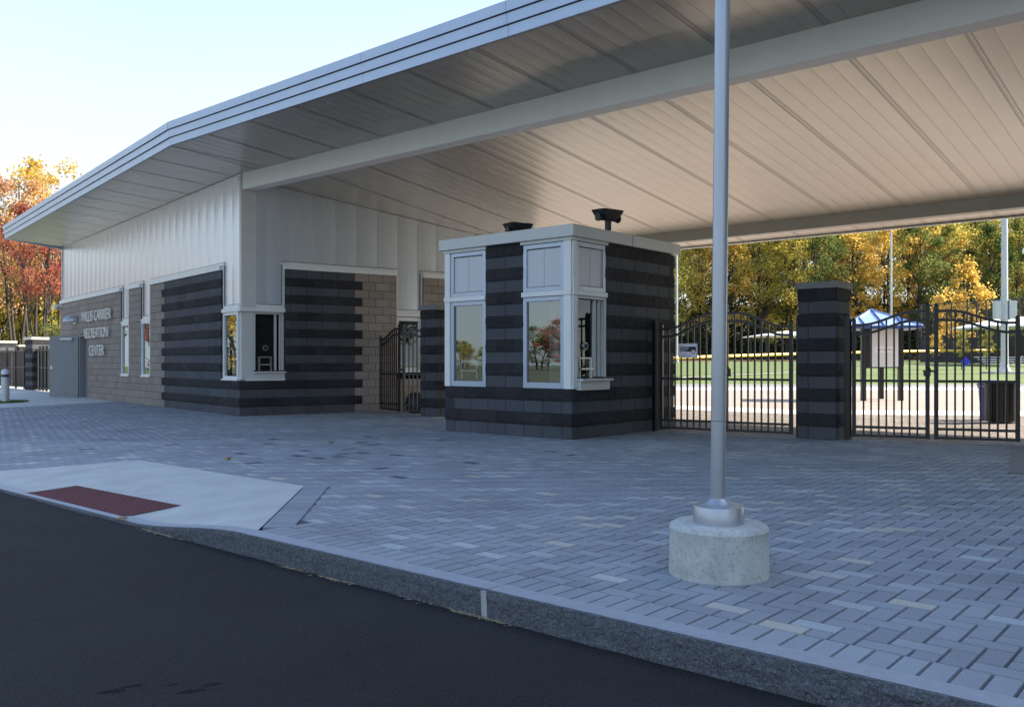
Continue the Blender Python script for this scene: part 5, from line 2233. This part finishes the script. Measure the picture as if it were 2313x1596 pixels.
# ================================================================ TREES
def tree_parts(seed, h, base, cr, nclump, lpc, leaf, trunk_r, stems=1, spread=.25, droop=0, crown_h=None):
    r = random.Random(seed)
    tk_ = MB()
    lf_ = MB()
    clumps = []
    top = h
    for s in range(stems):
        ang_ = 2 * pi * s / max(1, stems) + r.random()
        lean = spread * (0 if stems == 1 else 1)
        px, py, pz = .25 * (stems > 1) * cos(ang_), .25 * (stems > 1) * sin(ang_), 0
        dx, dy = cos(ang_) * lean * .25 + r.uniform(-.05, .05), sin(ang_) * lean * .25 + r.uniform(-.05, .05)
        nseg = 7
        rad = trunk_r * (1 if stems == 1 else .7)
        pts = [Vector((px, py, pz))]
        for k in range(nseg):
            st = top * .88 / nseg
            dx += r.uniform(-.05, .05); dy += r.uniform(-.05, .05)
            px += dx * st; py += dy * st; pz += st
            pts.append(Vector((px, py, pz)))
        for k in range(nseg):
            tk_.tube(pts[k], pts[k + 1], rad * (1 - .85 * k / nseg), rad * (1 - .85 * (k + 1) / nseg), 7, caps=False)
        for q in range(nclump // stems):
            z = base + (h - base) * (r.random() ** .85)
            f = (z - base) / (h - base)
            env = cr * (sqrt(max(0.02, 1 - (2 * f - .75) ** 2 * .75)) if f > .3 else (.62 + f * 1.1))
            if f > .8:
                env *= (1 - f) / .2 * .7 + .3
            a_ = r.uniform(0, 2 * pi)
            rr_ = env * sqrt(r.uniform(.06, 1))
            kk_ = min(nseg - 1, max(1, int(z / (top * .88) * nseg) - 1))
            ctr = pts[kk_]
            c_ = Vector((ctr.x + rr_ * cos(a_), ctr.y + rr_ * sin(a_), z))
            clumps.append(c_)
            if rr_ > cr * .25:
                mid = ctr.lerp(c_, .5) + Vector((0, 0, .25 * r.random()))
                br = trunk_r * .22
                tk_.tube(ctr, mid, br, br * .65, 5, caps=False)
                tk_.tube(mid, c_, br * .65, br * .2, 5, caps=False)
    for c_ in clumps:
        cs_ = cr * r.uniform(.16, .34)
        tn = r.random()
        for k in range(int(lpc * r.uniform(.6, 1.4))):
            while True:
                v = Vector((r.gauss(0, .55), r.gauss(0, .55), r.gauss(0, .42)))
                if v.length < 1.7:
                    break
            p = c_ + v * cs_
            l_ = leaf * r.uniform(.6, 1.3)
            n_ = Vector((r.gauss(0, 1), r.gauss(0, 1), r.gauss(0, 1) + .4)).normalized()
            t_ = n_.orthogonal().normalized()
            b_ = n_.cross(t_)
            ra = r.uniform(0, 2 * pi)
            t2_, b2_ = t_ * cos(ra) + b_ * sin(ra), b_ * cos(ra) - t_ * sin(ra)
            tone = max(0, min(1, tn * .6 + r.random() * .4)) * .75
            lf_.face([p - t2_ * l_ * .5, p + b2_ * l_ * .32, p + t2_ * l_ * .5, p - b2_ * l_ * .32], 0, tone)
    return tk_, lf_


def make_tree(name, label, tparts, mt, group, cat='tree'):
    o = thing(name, label, cat, (0, 0, 0), 0, group)
    tk_, lf_ = tparts
    tk_.build('trunk', M['bark'], o, recalc=False, local=True, smooth=True)
    lf_.build('crown', mt, o, recalc=False, tone=True, local=True)
    return o


YEL = leaf_mat('yellow_leaves', [(.30, .26, .06), (.52, .43, .09), (.68, .55, .13), (.76, .62, .20)], .5)
GOLD = leaf_mat('golden_leaves', [(.34, .24, .06), (.56, .39, .09), (.72, .50, .13), (.78, .58, .20)], .5)
ORG = leaf_mat('orange_leaves', [(.30, .17, .09), (.46, .25, .13), (.56, .34, .19), (.62, .44, .23)], .5)
RED = leaf_mat('red_leaves', [(.22, .07, .05), (.33, .10, .07), (.44, .17, .11), (.50, .30, .13)], .5)
GRN = leaf_mat('green_leaves', [(.055, .08, .03), (.10, .135, .042), (.17, .20, .06), (.33, .32, .09)], .5)
OLV = leaf_mat('olive_leaves', [(.10, .115, .035), (.21, .21, .055), (.36, .33, .08), (.52, .44, .11)], .5)
DKG = leaf_mat('dark_green_leaves', [(.015, .022, .010), (.03, .04, .016), (.05, .06, .022), (.08, .09, .03)])

variants = [tree_parts(100 + k, h_, b_, c_, n_, l_, .34, .24) for k, (h_, b_, c_, n_, l_) in
            enumerate([(22, 7.0, 4.2, 62, 85), (24, 9.0, 4.6, 66, 85), (20, 4.5, 3.8, 60, 85), (21, 3.0, 4.6, 74, 85)])]
mesh_sets = []
protos = {}
kinds_ = [('yellow', YEL, 'tall tree with bright yellow leaves in the woods beyond the gates', 'yellow trees of the woods'),
          ('gold', GOLD, 'tall tree with golden orange leaves in the woods beyond the gates', 'golden trees of the woods'),
          ('olive', OLV, 'tall tree turning from green to yellow in the woods beyond the gates', 'turning trees of the woods'),
          ('green', GRN, 'tall tree still dark green in the woods beyond the gates', 'green trees of the woods')]
trunk_meshes = []
crown_geo = []
for k, (tk_, lf_) in enumerate(variants):
    for kind, mt, lab, grp in kinds_:
        protos[(k, kind)] = (tk_, lf_, mt, lab, grp)
built = {}
placed = []
rt = random.Random(21)


def place_tree(var, kind, x, y, s, z=None):
    key = (var, kind)
    z = ground_z(x, y) if z is None else z
    if key not in built:
        tk_, lf_, mt, lab, grp = protos[key]
        built[key] = make_tree('woodland_tree', lab, (tk_, lf_), mt, grp)
        o = built[key]
        o.location = (x, y, z)
        o.rotation_euler = (0, 0, rt.uniform(0, 6.28))
        o.scale = (s, s, s)
    else:
        o = dup(built[key], (x, y, z), rt.uniform(0, 6.28), scale=(s, s, s))
    return o


# woods seen under the canopy
row_kinds = {1500: 'olive', 1570: 'olive', 1650: 'gold', 1720: 'olive', 1790: 'yellow', 1860: 'green', 1930: 'gold', 2000: 'gold',
             2080: 'green', 2150: 'olive', 2230: 'green', 2300: 'green', 2370: 'yellow'}
for xp, kd in row_kinds.items():
    Y_ = rt.uniform(116, 122)
    place_tree(rt.choice([2, 3]), kd, xa(xp + rt.uniform(-14, 14), Y_), Y_, rt.uniform(.86, 1.0))
for k, xp in enumerate(range(1470, 2420, 52)):
    Y_ = rt.uniform(124, 134)
    place_tree(rt.choice([0, 1, 2]), rt.choice(['yellow', 'gold', 'green', 'olive', 'gold']), xa(xp + rt.uniform(-12, 12), Y_), Y_, rt.uniform(.98, 1.2))
for k, xp in enumerate(range(1460, 2440, 60)):
    Y_ = rt.uniform(138, 150)
    place_tree(rt.choice([0, 1, 3]), rt.choice(['yellow', 'gold', 'olive', 'gold']), xa(xp + rt.uniform(-12, 12), Y_), Y_, rt.uniform(1.15, 1.4))
# one bright orange-yellow tree in front
og = make_tree('woodland_tree', 'smaller glowing orange tree in front of the dark green trees beyond the right gate', tree_parts(301, 9.5, 1.2, 2.7, 46, 100, .3, .15), GOLD, None)
og.location = (xa(2165, 108), 108, ground_z(0, 108))
og.scale = (1.15, 1.15, 1.25)
hl = MB()
for k_ in range(20):
    x0, x1 = -30 + k_ * 10, -20 + k_ * 10
    for (y0, z0), (y1, z1) in (((136, 1.3), (150, 6)), ((150, 6), (175, 12)), ((175, 12), (230, 16))):
        hl.face([(x0, y0, z0), (x1, y0, z0), (x1, y1, z1), (x0, y1, z1)])
structure(hl.build('wooded_slope', mat('leaf_litter_slope', (.03, .028, .014), .95, (.085, .07, .025), .35, detail=9), None, recalc=False))
# dense understorey
un = MB()
ru = random.Random(8)
for k in range(30000):
    x = ru.uniform(8, 95)
    y = ru.uniform(122, 150)
    hh = 9.0 * (1 + .35 * noise.noise(Vector((x * .2, y * .2, 0)))) * (ru.random() ** .8)
    l_ = .55 * ru.uniform(.6, 1.4)
    n_ = Vector((ru.gauss(0, 1), ru.gauss(0, 1), ru.gauss(0, 1))).normalized()
    t_ = n_.orthogonal().normalized()
    b_ = n_.cross(t_)
    p = Vector((x, y, 1.3 + hh))
    un.face([p - t_ * l_ * .5, p + b_ * l_ * .35, p + t_ * l_ * .5, p - b_ * l_ * .35], 0, ru.random() * .8)
o = un.build('undergrowth', DKG, None, recalc=False, tone=True)
o['kind'] = 'stuff'
o['label'] = 'dark green undergrowth at the foot of the woods'
o['category'] = 'undergrowth'

# left trees behind the fence: thin multi stemmed maples
lv = [tree_parts(400 + k, h_, b_, c_, n_, 90, .21, .17, stems=st) for k, (h_, b_, c_, n_, st) in
      enumerate([(13.5, 6.6, 2.6, 56, 3), (14.5, 7.5, 2.4, 52, 3), (12, 5.0, 2.6, 54, 2), (8.5, 1.5, 2.6, 60, 2)])]
lt = {}


def left_tree(var, mt, kindlab, grp, x, y, s):
    key = (var, mt.name)
    if key not in lt:
        lt[key] = make_tree('maple_tree', kindlab, lv[var], mt, grp)
        o = lt[key]
        o.location = (x, y, -.05); o.scale = (s, s, s); o.rotation_euler = (0, 0, rt.uniform(0, 6.28))
    else:
        o = dup(lt[key], (x, y, -.05), rt.uniform(0, 6.28), label=kindlab, group=grp, scale=(s, s, s))
    return o


gl_ = 'autumn trees behind the left fence'
for var, mt, lab, xp, Y_, s in (
        (0, ORG, 'orange maple rising left of the roof edge behind the left fence', 38, 58, .98),
        (1, GOLD, 'tallest golden maple above the left end of the silver roof', 78, 60, 1.05),
        (0, RED, 'red maple whose crown shows just below the left roof corner', 100, 53, .80),
        (1, RED, 'deep red maple touching the left end wall of the building', 132, 56, .82),
        (2, ORG, 'pale orange maple at the left edge of the photo', 2, 61, 1.0),
        (2, ORG, 'small orange maple peeking over the roof edge at its left slope', 136, 66, 1.15)):
    left_tree(var, mt, lab, gl_, xa(xp, Y_), Y_, s)
rt2 = random.Random(4)
for k in range(16):
    Y_ = rt2.uniform(62, 84)
    xp = -60 + 16 * k
    left_tree(rt2.choice([2, 3, 3, 3]), rt2.choice([YEL, OLV, YEL]), 'low yellow green tree filling the gaps behind the left maples', 'yellow filler trees behind the left fence',
              xa(xp, Y_), Y_, rt2.uniform(.9, 1.15))
# pale shrub beside the fence
sh2 = make_tree('shrub', 'pale grey green shrub rising behind the left fence beside the open door', tree_parts(520, 3.4, .8, .9, 26, 60, .10, .05, stems=2), GRN, None, 'shrub')
sh2.location = (xa(132, 44), 44, 0)

# trees on the far side of the road and to the left, seen in the window reflections
off = 'trees across the road'
for (x, y, var, mt, s) in ((-36, 36, 3, GOLD, .9), (-44, 28, 0, RED, .8), (-37, 42, 3, RED, .75), (-37, 47, 3, GRN, .8), (-41, 50, 3, RED, .9), (-43, 45, 3, OLV, 1.0), (-131, -10.6, 3, RED, .62), (-133, -14.5, 3, GRN, .75), (-134, -6, 3, GRN, .35), (-132, 3, 3, OLV, .5), (-134, 6, 3, YEL, .45), (-42, 40, 2, ORG, .9), (-52, 44, 3, YEL, 1.0), (-64, 54, 3, GRN, 1.1)):
    left_tree(var, mt, 'autumn tree across the road, mirrored in the windows', off, x, y, s)
rr3 = random.Random(31)
for k in range(30):
    y = 42 - 3.2 * k
    x = -130 + rr3.uniform(-5, 5)
    big = y < -8.5
    sc = rr3.uniform(.72, .9) if big else rr3.uniform(.36, .6)
    mt = rr3.choice([RED, DKG, GRN, DKG]) if big else rr3.choice([OLV, DKG, GRN, OLV])
    o = left_tree(3, mt, 'autumn tree across the road, mirrored in the windows', off, x, y, sc)
    o.scale = (sc * 1.7, sc * 1.7, sc * 1.05)
# unseen trees added right of the entrance to throw shade over the road
for (x, y, var, kd, s) in ((19, 8.5, 3, 'green', 1.0), (23.5, 6, 3, 'green', 1.1), (19.5, .5, 3, 'green', .9), (21, 5, 3, 'green', 1.0), (23.5, 8.5, 3, 'green', 1.0), (23, 1.5, 3, 'green', 1.05), (26, 5, 3, 'green', 1.05), (20, -4, 3, 'olive', .95),
                           (24, -3, 3, 'green', 1.0), (18, -9, 3, 'green', .95), (22, -9, 2, 'green', 1.0), (28, 10, 3, 'green', 1.0), (27, 0, 2, 'green', 1.05), (17, -14, 3, 'green', .9)):
    o = place_tree(var, kd, x, y, s, -.1)
    o['label'] = 'unseen leafy tree added right of the entrance to shade the road'
    o['group'] = 'added shade trees right of the entrance'

# saplings
sap = tree_parts(600, 2.55, .9, .55, 30, 55, .085, .03)
so_ = None
for xp, mt, lab in ((2115, GOLD, 'young tree with golden leaves seen between the two right gate leaves'), (2172, OLV, 'young green tree on the lawn just behind the blue diamond sign'),
                    (2228, OLV, 'young green tree on the lawn closest to the lighting mast')):
    o = make_tree('sapling', lab, sap, mt, 'saplings on the lawn', 'young tree')
    x = xa(xp, 64)
    o.location = (x, 64, ground_z(x, 64))
    o.scale = (1.1, 1.1, 1.1)

# ================================================================ WORLD, SUN, CAMERA
EL, AZ = radians(34.6), radians(8)         # azimuth counted from +X towards +Y
w = bpy.data.worlds.new('World')
S.world = w
w.use_nodes = True
nt = w.node_tree
bg = nt.nodes['Background']
sky = nt.nodes.new('ShaderNodeTexSky')
sky.sky_type = 'NISHITA'
sky.sun_disc = False
sky.sun_elevation = EL
sky.sun_rotation = pi / 2 - AZ
sky.air_density = 1.0
sky.dust_density = 1.2
sky.ozone_density = 1.2
# thin pale veil of high cloud that thins out towards the zenith
tcw = nt.nodes.new('ShaderNodeTexCoord')
sx = nt.nodes.new('ShaderNodeSeparateXYZ')
nt.links.new(tcw.outputs['Generated'], sx.inputs[0])
mrw = nt.nodes.new('ShaderNodeMapRange')
mrw.interpolation_type = 'SMOOTHSTEP'
mrw.inputs['From Min'].default_value = .05
mrw.inputs['From Max'].default_value = .62
mrw.inputs['To Min'].default_value = 1.0
mrw.inputs['To Max'].default_value = 0
nt.links.new(sx.outputs['Z'], mrw.inputs['Value'])
mpw = nt.nodes.new('ShaderNodeMapping')
mpw.inputs['Scale'].default_value = (1.2, 1.2, 3.5)
nt.links.new(tcw.outputs['Generated'], mpw.inputs['Vector'])
nzw = nt.nodes.new('ShaderNodeTexNoise')
nzw.inputs['Scale'].default_value = 1.6
nzw.inputs['Detail'].default_value = 5
nzw.inputs['Distortion'].default_value = .5
nt.links.new(mpw.outputs['Vector'], nzw.inputs['Vector'])
mr2 = nt.nodes.new('ShaderNodeMapRange')
mr2.inputs['From Min'].default_value = .35
mr2.inputs['From Max'].default_value = .62
mr2.inputs['To Min'].default_value = .82
mr2.inputs['To Max'].default_value = 1
nt.links.new(nzw.outputs['Fac'], mr2.inputs['Value'])
mlw = nt.nodes.new('ShaderNodeMath'); mlw.operation = 'MULTIPLY'
nt.links.new(mrw.outputs['Result'], mlw.inputs[0]); nt.links.new(mr2.outputs['Result'], mlw.inputs[1])
mxw = nt.nodes.new('ShaderNodeMix'); mxw.data_type = 'RGBA'
nt.links.new(mlw.outputs[0], mxw.inputs['Factor'])
nt.links.new(sky.outputs[0], mxw.inputs['A'])
mxw.inputs['B'].default_value = (2.15, 2.4, 2.5, 1)
nt.links.new(mxw.outputs['Result'], bg.inputs['Color'])
bg.inputs['Strength'].default_value = .15
ld = bpy.data.lights.new('sun', 'SUN')
ld.energy = 5.0
ld.angle = radians(.53)
ld.color = (1, .90, .76)
lo = bpy.data.objects.new('sun', ld)
COL.objects.link(lo)
dv = Vector((cos(AZ) * cos(EL), sin(AZ) * cos(EL), sin(EL)))
lo.rotation_euler = dv.to_track_quat('Z', 'Y').to_euler()
lo.location = (30, 10, 30)

cd = bpy.data.cameras.new('camera')
cd.sensor_width = 36
cd.lens = 36 * F_PX / 2313
cd.shift_y = 19 / 2313
cd.clip_end = 1200
cd.clip_start = .05
co = bpy.data.objects.new('camera', cd)
COL.objects.link(co)
co.location = (0, 0, EYE)
co.rotation_euler = (pi / 2, 0, 0)
S.camera = co
S.view_settings.view_transform = 'Standard'
S.view_settings.look = 'None'
S.view_settings.gamma = 1
S.view_settings.exposure = 1.6
S.cycles.max_bounces = 8
S.cycles.diffuse_bounces = 4
S.cycles.transparent_max_bounces = 12
